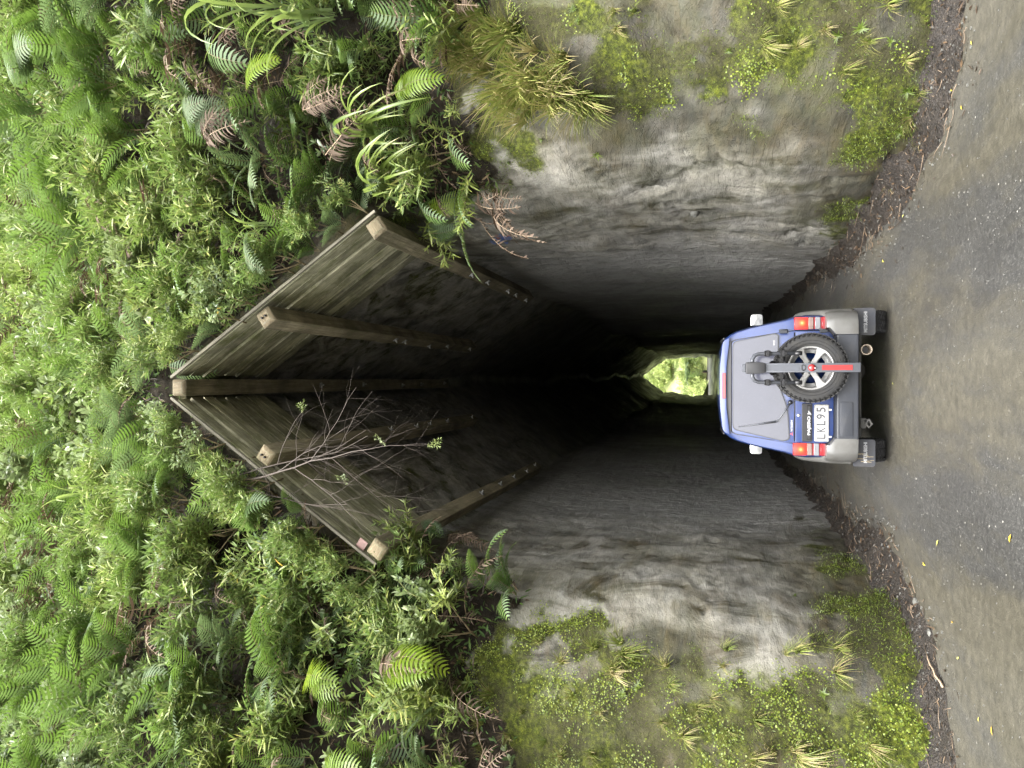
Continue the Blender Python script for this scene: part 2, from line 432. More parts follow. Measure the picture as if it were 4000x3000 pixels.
def mat_wood(name, lo, hi, algae=0.5, axis='Y', scale=1.0, dark=0.5, pale_end=False):
    m = NT(name); o = m.tc()
    oi = m.n('ShaderNodeObjectInfo')
    va = m.n('ShaderNodeVectorMath', operation='ADD'); m.l(o, va.inputs[0])
    cmb = m.n('ShaderNodeCombineXYZ')
    for i in range(3): m.l(m.math('MULTIPLY', oi.outputs['Random'], 13.7 * (i + 1)), cmb.inputs[i])
    m.l(cmb.outputs[0], va.inputs[1]); src = va.outputs[0]
    sc = {'X': (0.8, 14, 14), 'Y': (14, 0.8, 14), 'Z': (14, 14, 0.8)}[axis]
    g = m.noise(m.mapping(src, tuple(s * scale for s in sc)), 2.6, 6, 0.62, 0.7)
    g2 = m.noise(m.mapping(src, tuple(s * 3.2 * scale for s in sc)), 3.0, 4, 0.6, 0.4)
    blot = m.noise(src, 1.8, 6, 0.65, 0.4)
    col = m.ramp(g, [(0.3, lo), (0.62, hi)])
    col = m.mix(m.ramp(g2, [(0.3, 0.5), (0.5, 0.0)]), col, tuple(x * 0.35 for x in lo))
    col = m.mix(m.math('MULTIPLY', m.ramp(blot, [(0.42, 0.0), (0.62, 1.0)]), dark), col, (0.022, 0.020, 0.013, 1))
    alg = m.noise(src, 3.1, 6, 0.7, 0.2)
    col = m.mix(m.math('MULTIPLY', m.ramp(alg, [(0.48, 0.0), (0.70, 1.0)]), algae), col, (0.062, 0.070, 0.018, 1))
    col = m.mix(m.math('MULTIPLY', m.ramp(m.noise(src, 40, 4, 0.6), [(0.62, 0.0), (0.72, 0.6)]), 0.5), col, (0.30, 0.30, 0.27, 1))
    hs = m.n('ShaderNodeHueSaturation'); m.l(m.math('ADD', m.math('MULTIPLY', oi.outputs['Random'], 0.7), 0.62), hs.inputs['Value']); m.l(col, hs.inputs['Color'])
    m.set(Base_Color=hs.outputs[0], Roughness=0.78); m.bsdf.inputs['Specular IOR Level'].default_value = 0.25
    m.set(Normal=m.bump(g2, 0.35, 0.008, m.bump(g, 0.5, 0.02)))
    return m.mat

def mat_carpaint():
    m = NT('blue_paint')
    lw = m.n('ShaderNodeLayerWeight'); lw.inputs['Blend'].default_value = 0.35
    col = m.mix(lw.outputs['Facing'], (0.002, 0.016, 0.085, 1), (0.0015, 0.011, 0.062, 1))
    d = m.ramp(m.noise(m.tc(), 5.0, 7, 0.7), [(0.45, 0.0), (0.8, 0.35)])
    col = m.mix(d, col, (0.05, 0.05, 0.05, 1))
    fl = m.noise(m.tc(), 900, 2, 0.5)
    m.set(Base_Color=col, Metallic=0.1, Roughness=m.math('ADD', m.math('MULTIPLY', d, 0.5), 0.34))
    m.bsdf.inputs['Coat Weight'].default_value = 0.45; m.bsdf.inputs['Coat Roughness'].default_value = 0.05
    m.set(Normal=m.bump(fl, 0.03, 0.001))
    return m.mat

def mat_glass_dirty():
    m = NT('dusty_window_glass')
    n1 = m.noise(m.tc(), 3.0, 6, 0.6); n2 = m.noise(m.tc(), 120, 3, 0.6)
    col = m.mix(n1, (0.013, 0.014, 0.023, 1), (0.026, 0.027, 0.040, 1))
    col = m.mix(m.math('MULTIPLY', m.ramp(n2, [(0.6, 0), (0.75, 1)]), 0.2), col, (0.16, 0.16, 0.16, 1))
    m.set(Base_Color=col, Roughness=0.16, Metallic=0.0); m.bsdf.inputs['Specular IOR Level'].default_value = 0.5; m.bsdf.inputs['Coat Weight'].default_value = 0.25; m.bsdf.inputs['Coat Roughness'].default_value = 0.03
    return m.mat

def mat_lamp():
    m = NT('lit_tail_lens')
    d = m.attr('tint')
    col = m.ramp(d, [(0.0, (1.0, 0.015, 0.006)), (0.45, (1.0, 0.05, 0.01)), (0.75, (1.0, 0.22, 0.03)), (1.0, (1.0, 0.55, 0.20))])
    m.set(Base_Color=(0.2, 0.012, 0.008), Roughness=0.25, Emission_Color=col)
    m.l(m.ramp(d, [(0.0, 0.07), (0.5, 0.12), (0.8, 0.25), (1.0, 0.45)]), m.bsdf.inputs['Emission Strength'])
    return m.mat
LAMP = mat_lamp()
ROCK = mat_rock(); ROAD = mat_road(); SOIL = mat_soil()
M = dict(
    leaf=mat_leaf('shrub_leaf', [(0.0, (0.040, 0.070, 0.018)), (0.35, (0.076, 0.115, 0.026)), (0.62, (0.118, 0.160, 0.037)), (0.86, (0.182, 0.202, 0.051)), (0.975, (0.228, 0.206, 0.047)), (1.0, (0.328, 0.200, 0.019))], under=(0.19, 0.27, 0.11), hue=0.75),
    broad=mat_leaf('broad_leaf', [(0.0, (0.034, 0.061, 0.025)), (0.5, (0.065, 0.104, 0.040)), (0.85, (0.122, 0.166, 0.054)), (0.97, (0.182, 0.216, 0.072)), (1.0, (0.342, 0.187, 0.022))], trans=(0.3, 0.42, 0.12), under=(0.30, 0.35, 0.22), rough=0.33, hue=0.4),
    fern=mat_leaf('fern_green', [(0.0, (0.022, 0.048, 0.014)), (0.5, (0.044, 0.078, 0.019)), (1.0, (0.080, 0.119, 0.026))], under=(0.095, 0.13, 0.075), rough=0.62, spec=0.25),
    fernpale=mat_leaf('fern_grey_green', [(0.0, (0.043, 0.064, 0.036)), (0.5, (0.071, 0.099, 0.051)), (1.0, (0.106, 0.134, 0.066))], trans=(0.25, 0.38, 0.12), rough=0.62, spec=0.25),
    fernlime=mat_leaf('fern_lime', [(0.0, (0.058, 0.104, 0.007)), (0.5, (0.097, 0.154, 0.010)), (1.0, (0.160, 0.203, 0.015))], trans=(0.5, 0.62, 0.03), tw=0.35, vary=0.15),
    ferndead=mat_leaf('fern_dead', [(0.0, (0.029, 0.018, 0.011)), (0.5, (0.077, 0.054, 0.038)), (1.0, (0.149, 0.116, 0.086))], trans=(0.22, 0.13, 0.08), tw=0.12, rough=0.75, spec=0.2),
    strap=mat_leaf('strap_leaf', [(0.0, (0.038, 0.069, 0.012)), (0.45, (0.083, 0.120, 0.021)), (0.8, (0.134, 0.168, 0.042)), (1.0, (0.217, 0.162, 0.060))], trans=(0.35, 0.45, 0.07), rough=0.3, under=(0.20, 0.27, 0.12)),
    grass=mat_leaf('grass_blade', [(0.0, (0.075, 0.122, 0.019)), (0.45, (0.150, 0.180, 0.038)), (0.7, (0.245, 0.202, 0.083)), (1.0, (0.313, 0.259, 0.147))], trans=(0.35, 0.38, 0.1), tw=0.2, rough=0.55),
    creep=mat_leaf('creeper_leaf', [(0.0, (0.035, 0.065, 0.006)), (0.5, (0.084, 0.120, 0.011)), (1.0, (0.187, 0.214, 0.026))], trans=(0.35, 0.42, 0.04), rough=0.45, vary=0.1),
    farleaf=mat_leaf('far_leaf_painted_sunlit', [(0.0, (0.16, 0.22, 0.05)), (0.5, (0.32, 0.38, 0.12)), (1.0, (0.48, 0.5, 0.22))], tw=0.35),  # leaf colour lightened to paint in the glaring daylight beyond the exit
    herb=mat_leaf('herb_leaf', [(0.0, (0.034, 0.058, 0.006)), (1.0, (0.074, 0.099, 0.013))], trans=(0.35, 0.55, 0.05)),
    litter=mat_leaf('leaf_litter', [(0.0, (0.013, 0.009, 0.006)), (0.5, (0.042, 0.026, 0.015)), (0.85, (0.096, 0.061, 0.032)), (0.96, (0.166, 0.122, 0.058)), (1.0, (0.269, 0.230, 0.058))], tw=0.05, rough=0.5, trans=(0.1, 0.06, 0.03)),
    yellow=mat_leaf('yellow_leaf', [(0.0, (0.42, 0.27, 0.03)), (0.5, (0.48, 0.38, 0.05)), (1.0, (0.40, 0.43, 0.13))], trans=(0.5, 0.4, 0.05), tw=0.15),
    bark=mat_wood('bark', (0.10, 0.078, 0.045), (0.21, 0.165, 0.095), 0.25, 'Z', 1.0, 0.3),
    twig=mat_plain('twig_bark', (0.16, 0.115, 0.075), 0.75, dirt=0.5),
    redtwig=mat_plain('reddish_twig', (0.040, 0.028, 0.020), 0.65, dirt=0.35),
    stem=mat_plain('green_stem', (0.16, 0.17, 0.055), 0.6),
    stalk=mat_plain('fern_stalk', (0.13, 0.10, 0.045), 0.6),
    drystalk=mat_plain('dry_stalk', (0.30, 0.22, 0.145), 0.8),
    board=mat_wood('weathered_board', (0.135, 0.132, 0.080), (0.34, 0.325, 0.22), 0.9, 'X', 1.0, 0.6),
    beam=mat_wood('timber_beam', (0.12, 0.102, 0.064), (0.25, 0.215, 0.14), 0.5, 'Y', 0.7, 0.6),
    endgrain=mat_wood('cut_timber', (0.10, 0.078, 0.046), (0.20, 0.16, 0.10), 0.22, 'Z', 0.8, 0.22),
    barge=mat_wood('bleached_timber', (0.075, 0.068, 0.048), (0.17, 0.158, 0.125), 0.25, 'X', 0.8, 0.25),
    galv=mat_plain('galvanised_steel', (0.26, 0.26, 0.245), 0.55, 0.3, dirt=0.7),
    pink=mat_plain('pinkish_painted_plate', (0.20, 0.115, 0.10), 0.6, dirt=0.6),
    stone=mat_plain('pebble', (0.09, 0.09, 0.08), 0.55, dirt=0.7),
    paint=mat_carpaint(), glass=mat_glass_dirty(),
    silver=mat_plain('silver_grey_paint', (0.100, 0.099, 0.094), 0.36, 0.35, 0.4, dirt=0.35),
    dark=mat_plain('dark_grey_plastic', (0.009, 0.011, 0.016), 0.5, dirt=0.45, dirt_col=(0.022, 0.022, 0.022)),
    flap=mat_plain('mudflap_rubber', (0.013, 0.015, 0.021), 0.6, dirt=0.45),
    black=mat_plain('black_plastic', (0.005, 0.005, 0.006), 0.45),
    tyre=mat_plain('tyre_rubber', (0.008, 0.008, 0.0085), 0.75, dirt=0.4, dirt_col=(0.03, 0.027, 0.02)),
    alloy=mat_plain('alloy_wheel', (0.26, 0.257, 0.25), 0.34, 0.45, 0.3, dirt=0.25),
    chrome=mat_plain('chrome', (0.36, 0.37, 0.38), 0.05, 1.0),
    steel=mat_plain('brushed_steel', (0.060, 0.064, 0.074), 0.4, 0.3, dirt=0.2),
    under=mat_plain('underbody', (0.012, 0.012, 0.011), 0.7, dirt=0.6),
    redlens=mat_plain('red_lens', (0.15, 0.005, 0.008), 0.2, 0, 0.3),
    litlens=mat_plain('lit_red_lens', (0.3, 0.02, 0.01), 0.25, 0, 0.2, emit=(1.0, 0.045, 0.012), estr=0.16),
    litcore=mat_plain('lit_bulb_glow', (0.5, 0.15, 0.04), 0.3, emit=(1.0, 0.26, 0.04), estr=0.45),
    amber=mat_plain('amber_lens', (0.14, 0.07, 0.05), 0.25, 0, 0.4),
    clear=mat_plain('clear_lens', (0.14, 0.14, 0.15), 0.2, 0.1, 0.4),
    plate=mat_plain('plate_white', (0.22, 0.22, 0.212), 0.45, dirt=0.2),
    ink=mat_plain('plate_ink', (0.02, 0.02, 0.025), 0.5),
    white=mat_plain('white_lettering', (0.28, 0.28, 0.28), 0.5),
    reflector=mat_plain('red_reflector', (0.17, 0.009, 0.009), 0.35, 0, 0.2),
    exhaust=mat_plain('exhaust_pipe', (0.20, 0.165, 0.125), 0.4, 0.5, dirt=0.3),
    tan=mat_plain('dried_mud', (0.17, 0.14, 0.09), 0.8),
    bluepaint=mat_plain('blue_spray_paint', (0.05, 0.10, 0.27), 0.6), redpaint=mat_plain('red_spray_paint', (0.35, 0.06, 0.05), 0.6),
)

# ------------------------------------------------------------------ rock: tunnel, mouth, banks and hillside as one skin
CX = -0.08
def floor_z(Y):
    k = np.clip((np.asarray(Y, float) - 11.0) / 59.0, 0, 2); return 1.5 * (k * k * 0.35 + k * 0.65)
def centre_x(Y):
    k = np.clip((np.asarray(Y, float) - 14.0) / 56.0, 0, 2); return CX + 0.44 * k
SL = math.atan2(7.37 - 4.97, 1.63)
NX, NZ = math.sin(SL), math.cos(SL)       # outward normal of the right roof slope
OFF = 0.27
EAVE = (1.63 + OFF * NX, 4.97 + OFF * NZ); RIDGE_Z = 7.37 + OFF / NZ
_half = [(1.80, -0.15), (1.86, 0.8), (1.93, 2.0), (1.92, 3.4), (EAVE[0] + 0.02, EAVE[1] - 0.5), EAVE, (0.10, RIDGE_Z - 0.147), (0.0, RIDGE_Z - 0.12)]
def section(nt):
    """points and outward directions round the section, left base to right base"""
    pts = [(-x, z) for x, z in _half] + [(x, z) for x, z in _half[-2::-1]]
    P = np.array(pts); seg = np.linalg.norm(np.diff(P, axis=0), axis=1); cum = np.concatenate([[0], np.cumsum(seg)])
    t = np.linspace(0, cum[-1], nt)
    x = np.interp(t, cum, P[:, 0]); z = np.interp(t, cum, P[:, 1])
    # direction: sideways at the walls, fanning round to straight up over the ridge
    ang = np.arctan2(np.maximum(z - 1.6, 0) * 0.85, np.abs(x) + 0.30) * 1.12
    ang = np.where(np.abs(x) < 0.02, np.pi / 2, np.minimum(ang, np.pi / 2))
    sg = np.sign(x + 1e-9)
    return x, z, np.cos(ang) * sg, np.sin(ang), t, cum[-1]
_gz = np.array([-1, 0.0, 1.5, 3.0, 4.0, 5.0, 7.5, 8.5, 10, 13, 20, 28, 60])
_gy = np.array([6.1, 6.15, 6.2, 6.45, 6.75, 7.05, 7.05, 7.45, 8.3, 10.0, 14.5, 21.0, 50.0])
def face_y(x, z):
    k = np.clip(np.abs(x) - 2.2, 0, None)
    right = np.where(x > 0, 1.0, 0.0) * (1 - sstep(2.5, 4.5, z))
    return np.interp(z, _gz, _gy) - 0.34 * k - 0.02 * np.clip(k - 4, 0, 14) ** 1.6 - 0.30 * right

def build_rock():
    nt = 336
    x, z, dx, dz, t, T = section(nt)
    far = 70 - (70 - 16.0) * (np.linspace(0, 1, 60) ** 0.8)
    tauA = np.concatenate([-(far - 6.3), np.arange(-9.6, 0, 0.058), np.arange(0.0, 5.2, 0.062), np.arange(5.2, 9, 0.13), np.linspace(9.2, 40, 22)])
    ns = len(tauA)
    Xs = np.zeros((ns, nt)); Ys = np.zeros((ns, nt)); Zs = np.zeros((ns, nt)); D = np.zeros((ns, nt))
    up = sstep(4.4, 5.3, z)
    rr = 0.95 * (1 - up) + 0.10 * up
    for i, tau in enumerate(tauA):
        s = np.sqrt(tau * tau + rr * rr)
        d = (tau + s) / 2; back = (-tau + s) / 2
        px = x + dx * d; pz = z + dz * d
        Fy = face_y(px, np.maximum(pz, 0))
        y = Fy + back
        # inside, every row is one cross-section
        k = sstep(-1.2, -4.0, tau); y = y * (1 - k) + (6.3 - tau) * k
        q = np.clip((y - 18) / 52, 0, 1)
        sx = 1 - 0.14 * q * sstep(1, 5, z); sz = 1 - 0.20 * q
        wob = (0.11 * np.sin(y * 0.42) + 0.07 * np.sin(y * 1.07 + 1.0)) * sstep(15, 24, y)
        Xs[i] = centre_x(y) + wob + px * np.where(d < 0.3, sx, 1); Zs[i] = pz * sz + floor_z(y); Ys[i] = y; D[i] = d
    P = np.stack([Xs, Ys, Zs], -1)
    du = np.gradient(P, axis=1); dv = np.gradient(P, axis=0)
    N = np.cross(dv, du); N /= np.linalg.norm(N, axis=-1)[..., None] + 1e-9
    ctr = np.stack([np.zeros_like(Xs), Ys - 3.0, np.full_like(Xs, 2.5)], -1) - P
    sg = np.where(D > 0.45, -N[..., 1], (N * ctr).sum(-1)); N *= np.where(sg >= 0, 1.0, -1.0)[..., None]          # pointing into the open space
    Z0 = P[..., 2].copy(); Y0 = P[..., 1]; X0 = P[..., 0]
    gable = np.broadcast_to(up, Z0.shape) * (D < 0.3)
    inside = sstep(9.0, 13.0, Y0) * (D < 0.4)
    # lumps, slabs split by joints, flakes
    amp = 0.15 * (1 - 0.6 * inside)
    A = np.array([1.0, 0.75, 0.9])
    h = amp * fbm(P * 0.42 * A, 2, 0.45)
    rot = np.array([[0.80, 0.0, 0.6], [0.36, 0.8, -0.48], [-0.48, 0.6, 0.64]])
    PS = P * np.array([1.0, 0.42, 1.0]); Q = PS @ rot.T
    sl = fbm(Q * np.array([0.9, 0.5, 2.1]) + 3.1, 3, 0.55)
    terr = np.floor(sl * 5) / 5 + sstep(0.0, 1.0, (sl * 5 - np.floor(sl * 5)) * 2.4 - 0.3) / 5
    h += (0.050 - 0.025 * inside) * (terr - sl * 0.4)
    h += (0.014 - 0.006 * inside) * fbm(Q * np.array([3.0, 1.6, 5.0]), 4, 0.55)
    h += 0.008 * fbm(PS * 9.0, 2, 0.5); h += 0.16 * fbm(P * 0.9 + 3.3, 3) * sstep(52, 66, Y0)
    crk = np.abs(fbm(Q * np.array([0.75, 0.4, 1.5]) + 8.7, 3, 0.5)); h -= 0.05 * (1 - sstep(0.0, 0.03, crk)) * (1 - inside)
    # vertical ribs by the mouth corners (fluted dry rock)
    rib = fbm(np.stack([Y0 * 1.1, X0 * 0.5, Z0 * 0.22], -1), 3, 0.5); h += 0.025 * rib * sstep(7.0, 7.8, Y0) * (1 - sstep(10.5, 13.0, Y0)) * (1 - gable)
    # keep the ceiling behind the boards and beams, never in front of them
    hg = -np.abs(h) * 0.8 - 0.01
    k = gable * (Y0 > 6.2)
    h = h * (1 - k) + hg * k
    kb = gable * (1 - sstep(8.2, 8.9, Y0)); h = h * (1 - kb) + (-0.03) * kb
    hill = sstep(0.3, 1.2, D) * sstep(3.0, 5.0, Z0)
    h += hill * (0.22 * fbm(P * 0.8 + 5, 3, 0.5))
    h *= np.where(Z0 < 0.0, 0.5, 1.0)
    P = P + N * h[..., None]
    # coverage
    X, Y, Z = P[..., 0], P[..., 1], P[..., 2]
    ax = np.abs(X)
    nb = fbm(P * 0.9 + 2.2, 4, 0.55); nf = fbm(P * 2.7 + 7.7, 3, 0.55)
    top = 4.15 - 0.42 * np.clip(ax - 2.0, 0, 3) + 0.55 * nb + 0.25 * nf
    outside = sstep(0.10, 0.45, D)
    soil = sstep(-0.25, 0.35, Z - top) * outside
    soil = np.maximum(soil, sstep(0.2, 0.6, D) * sstep(4.6, 5.2, Z))
    left = (X < 0)
    mossL = sstep(2.45, 3.25, ax + 0.5 * nb) * left; mossR = sstep(3.0, 3.9, ax + 0.75 * nf) * (~left)
    moss = np.maximum(mossL * 0.74, mossR * 0.27) * outside
    moss = np.maximum(moss, (1 - sstep(0.25, 0.95, Z - floor_z(Y) + 0.6 * nb)) * sstep(-0.05, 0.3, nb + 0.12) * (1 - sstep(9.0, 12, Y)) * 0.9)
    moss = np.maximum(moss, 0.85 * sstep(-0.9, -0.1, Z - top) * outside * sstep(-0.3, 0.3, nf))
    seam = (~left) * (1 - sstep(0.0, 0.13, np.abs((Z - 2.2) - 0.75 * (ax - 3.0) + 0.5 * nb))) * sstep(2.5, 2.9, ax); moss = np.maximum(moss, seam * 0.8)
    pale = 0.62 * sstep(6.4, 7.0, Y + 0.5 * nb) * (1 - 0.5 * sstep(12.0, 17.0, Y + 0.5 * nf)) * (1 - sstep(4.6, 5.2, Z)) * sstep(0.3, 1.2, Z)  # dry pale rock, spread further inward so colour makes up for weak light
    inner_bright = sstep(8.6, 12.0, Y + 0.7 * nf) * 0.8 * 1.0 * (D < 0.5)  # mask of tunnel rock whose colour is brightened for lack of light
    pale = np.maximum(pale, gable * 0.8 * sstep(7.5, 8.5, Y) * (1 - sstep(14, 22, Y)))  # ceiling rock also painted paler in place of light
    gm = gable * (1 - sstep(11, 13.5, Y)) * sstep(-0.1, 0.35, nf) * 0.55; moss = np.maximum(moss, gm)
    inner_bright = inner_bright * (1 - 0.75 * gable)
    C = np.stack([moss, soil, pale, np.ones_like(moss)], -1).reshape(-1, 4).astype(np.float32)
    idx = np.arange(ns * nt).reshape(ns, nt)
    F = np.stack([idx[:-1, :-1], idx[1:, :-1], idx[1:, 1:], idx[:-1, 1:]], -1).reshape(-1, 4)
    # flip if needed so that normals face the open space
    a, b, c = P.reshape(-1, 3)[F[0, 0]], P.reshape(-1, 3)[F[0, 1]], P.reshape(-1, 3)[F[0, 2]]
    if np.dot(np.cross(b - a, c - a), N.reshape(-1, 3)[F[0, 0]]) < 0: F = F[:, ::-1]
    V = P.reshape(-1, 3)
    me = bpy.data.meshes.new('rock_face')
    me.from_pydata(V.tolist(), [], F.tolist())
    me.materials.append(ROCK)
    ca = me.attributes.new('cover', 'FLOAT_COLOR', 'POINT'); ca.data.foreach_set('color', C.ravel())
    sa = me.attributes.new('inner_bright', 'FLOAT', 'POINT'); sa.data.foreach_set('value', inner_bright.ravel().astype(np.float32))
    me.polygons.foreach_set('use_smooth', [True] * len(F)); me.update()
    o = link_mesh('rock_hillside', me); tag(o, kind='structure')
    return V, F, P, C.reshape(ns, nt, 4), N
RV, RF, RP, RC, RN = build_rock()
BVH = BVHTree.FromPolygons([tuple(v) for v in RV], [tuple(f) for f in RF])

def snap(p, n=(0, -1, 0.3), back=1.5):
    """nearest rock point to p, and the outward normal there"""
    hit, nor, _, _ = BVH.find_nearest(Vector(p))
    d = Vector((0, 1.5, 2.5)) - hit
    if nor.dot(d) < 0: nor = -nor
    return hit, nor
CAMP = Vector((0, 0, CAM_H))
_p, _yw = R(15.3), R(0.35)
_fw = Vector((-math.sin(_yw) * math.cos(_p), math.cos(_yw) * math.cos(_p), math.sin(_p))); _rt = Vector((math.cos(_yw), math.sin(_yw), 0)); _up = _rt.cross(_fw)
def at(px, py):
    """the rock point that the photograph shows at pixel (px, py) of its 2212-wide view"""
    X, Y = px * 4000 / 2212, py * 4000 / 2212
    d = (_fw + _rt * ((1500 - Y) / 2800) + _up * ((2000 - X) / 2800)).normalized()
    hit, nor, i, dist = BVH.ray_cast(CAMP, d)
    if hit is None: return None, None
    if nor.dot(d) > 0: nor = -nor
    return hit, nor

def paint(spots, chan, val, soft=0.45):
    """grow moss or pale dry rock round points of the face"""
    V = RP.reshape(-1, 3); C = RC.reshape(-1, 4); nz = fbm(V * 1.9 + 31.0 + chan, 4, 0.6)
    for px, py, r in spots:
        p, n = at(px, py)
        if p is None: continue
        d = np.linalg.norm(V - np.array(p), axis=1) / (r * 0.8) + 1.1 * nz + 0.12
        k = 1 - sstep(1 - soft, 1 + soft, d)
        C[:, chan] = np.maximum(C[:, chan], val * k) if val > 0 else C[:, chan] * (1 + val * k)
paint([(1480, 150, 0.30), (1550, 130, 0.28), (1620, 110, 0.30), (1420, 185, 0.28), (1370, 190, 0.25), (1700, 90, 0.5), (1780, 70, 0.55), (1850, 90, 0.5), (1900, 130, 0.45), (1740, 20, 0.7), (1640, 40, 0.4), (1850, 20, 0.7),
       (1890, 300, 0.38), (1860, 440, 0.30), (1830, 470, 0.25), (1920, 230, 0.35), (1310, 130, 0.3), (1270, 40, 0.3), (1180, 60, 0.5), (1140, 130, 0.4), (1120, 210, 0.4), (1080, 280, 0.4), (1200, 230, 0.35), (1300, 230, 0.22), (1370, 215, 0.2),
       (1890, 1350, 0.45), (1840, 1310, 0.3), (1720, 1120, 0.18), (1760, 1180, 0.2), (1800, 1230, 0.2), (1940, 1440, 0.4), (1500, 1440, 0.35), (1400, 1470, 0.4), (1250, 1380, 0.3), (1150, 1370, 0.3), (1600, 1460, 0.3), (1300, 1560, 0.7), (1500, 1560, 0.5), (1700, 1520, 0.45), (1850, 1600, 0.7), (1150, 1550, 0.6)], 0, 0.85)
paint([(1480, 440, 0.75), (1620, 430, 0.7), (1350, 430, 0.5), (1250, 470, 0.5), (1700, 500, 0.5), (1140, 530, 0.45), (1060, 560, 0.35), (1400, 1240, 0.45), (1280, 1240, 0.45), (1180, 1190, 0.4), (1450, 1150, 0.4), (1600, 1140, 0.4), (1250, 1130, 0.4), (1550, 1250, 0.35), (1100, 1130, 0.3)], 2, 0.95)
_me = bpy.data.objects['rock_hillside'].data
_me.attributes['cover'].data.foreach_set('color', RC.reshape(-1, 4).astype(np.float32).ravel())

# ------------------------------------------------------------------ ground and road
def sheet(name, xs, ys, zf, mat, kind='structure'):
    X, Y = np.meshgrid(xs, ys); Z = zf(X, Y)
    n, m_ = X.shape; idx = np.arange(n * m_).reshape(n, m_)
    F = np.stack([idx[:-1, :-1], idx[:-1, 1:], idx[1:, 1:], idx[1:, :-1]], -1).reshape(-1, 4)
    me = bpy.data.meshes.new(name); me.from_pydata(np.stack([X, Y, Z], -1).reshape(-1, 3).tolist(), [], F.tolist())
    me.materials.append(mat); me.polygons.foreach_set('use_smooth', [True] * len(F)); me.update()
    o = link_mesh(name, me); tag(o, kind=kind); return o
def road_z(X, Y):
    P = np.stack([X, Y * 0.5, np.zeros_like(X)], -1)
    return floor_z(Y) + 0.012 * fbm(P * 1.3, 3) - 0.014 * np.exp(-((np.abs(X + 0.05) - 0.68) / 0.2) ** 2) + 0.01
sheet('road', np.linspace(-3.6, 3.6, 60), np.concatenate([np.linspace(-14, 1, 30), np.linspace(1.2, 16, 180), np.linspace(16.5, 110, 120)]), road_z, ROAD)
GROUND_MAT = mat_soil('ground_soil', (0.12, 0.11, 0.085), (0.20, 0.19, 0.15), (0.27, 0.26, 0.21))
FAR_MAT = mat_soil('far_ground', (0.24, 0.28, 0.10), (0.34, 0.38, 0.15), (0.45, 0.46, 0.22))  # ground colour lightened too, for the same painted glare past the exit
sheet('ground', np.linspace(-900, 900, 40), np.linspace(-900, 60, 30), lambda X, Y: -0.12 + 0 * X, GROUND_MAT)
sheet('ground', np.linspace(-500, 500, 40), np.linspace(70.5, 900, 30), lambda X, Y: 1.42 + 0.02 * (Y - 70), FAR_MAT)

def base_line(side):
    """foot of the rock wall: points in order of distance, with direction into the road"""
    col = RP[:, 0 if side < 0 else -1, :]
    pts = []
    cols = RP[:, :60, :] if side < 0 else RP[:, -60:, :][:, ::-1, :]
    for i in range(cols.shape[0]):
        c = cols[i]; zf = floor_z(c[:, 1]) + 0.03
        k = int(np.argmax(c[:, 2] > zf)); pts.append(c[k])
    return np.array(pts)
BASE = {-1: base_line(-1), 1: base_line(1)}
def base_xy(side, Y):
    b = BASE[side]; b = b[(b[:, 1] > -4) & (b[:, 1] < 71)]
    o = np.argsort(b[:, 1]); return float(np.interp(Y, b[o, 1], b[o, 0]))

def build_verge(side):
    """bank of washed-down soil along the foot of the wall"""
    b = BASE[side]; b = b[(b[:, 1] < 34) & (np.abs(b[:, 0]) < 9)]
    seg = np.concatenate([[0], np.cumsum(np.linalg.norm(np.diff(b[:, :2], axis=0), axis=1))])
    s = np.arange(0, seg[-1], 0.045)
    L = np.stack([np.interp(s, seg, b[:, 0]), np.interp(s, seg, b[:, 1])], -1)
    ker = np.hanning(43)[1:-1]; ker /= ker.sum(); L = np.stack([np.convolve(np.pad(L[:, k], 20, mode='edge'), ker, 'valid') for k in (0, 1)], -1)
    tn = np.gradient(L, axis=0); tn /= np.linalg.norm(tn, axis=1)[:, None] + 1e-9
    nn = np.stack([-tn[:, 1], tn[:, 0]], -1); inw = np.stack([np.full(len(L), CX) - L[:, 0], np.full(len(L), 0.0)], -1)
    nn *= np.sign((nn * inw).sum(1) + 1e-9)[:, None]
    ws = np.linspace(-0.95, 1.0, 19)
    wid = 0.42 + 0.20 * fbm(np.stack([L[:, 0], L[:, 1], np.zeros(len(L))], -1) * 0.9 + side, 3)
    wid *= 1 - 0.45 * sstep(9, 14, L[:, 1])
    V = []; 
    for i in range(len(L)):
        for w in ws:
            p = L[i] + nn[i] * w * wid[i]
            hgt = 0.15 * (1 - max(w, 0)) ** 1.5 + 0.005 + 0.05 * max(0, -w)
            V.append((p[0], p[1], hgt))
    V = np.array(V); n = fbm(V * 2.6, 5, 0.6); k = np.tile(np.clip(1 - np.abs(ws), 0, 1), len(L))
    V[:, 2] = floor_z(V[:, 1]) + V[:, 2] * (1 + 0.4 * n) + 0.028 * n * k - 0.014
    m_ = len(ws); idx = np.arange(len(V)).reshape(len(L), m_)
    F = np.stack([idx[:-1, :-1], idx[1:, :-1], idx[1:, 1:], idx[:-1, 1:]], -1).reshape(-1, 4)
    me = bpy.data.meshes.new('soil_verge'); me.from_pydata(V.tolist(), [], F.tolist()); me.materials.append(SOIL)
    me.polygons.foreach_set('use_smooth', [True] * len(F)); me.update()
    o = link_mesh('soil_verge', me); tag(o, kind='structure')
    return L, nn, wid
VERGE = {-1: build_verge(-1), 1: build_verge(1)}
VB = {}
def ground_h(x, y): return float(road_z(np.array([[x]]), np.array([[y]]))[0, 0])

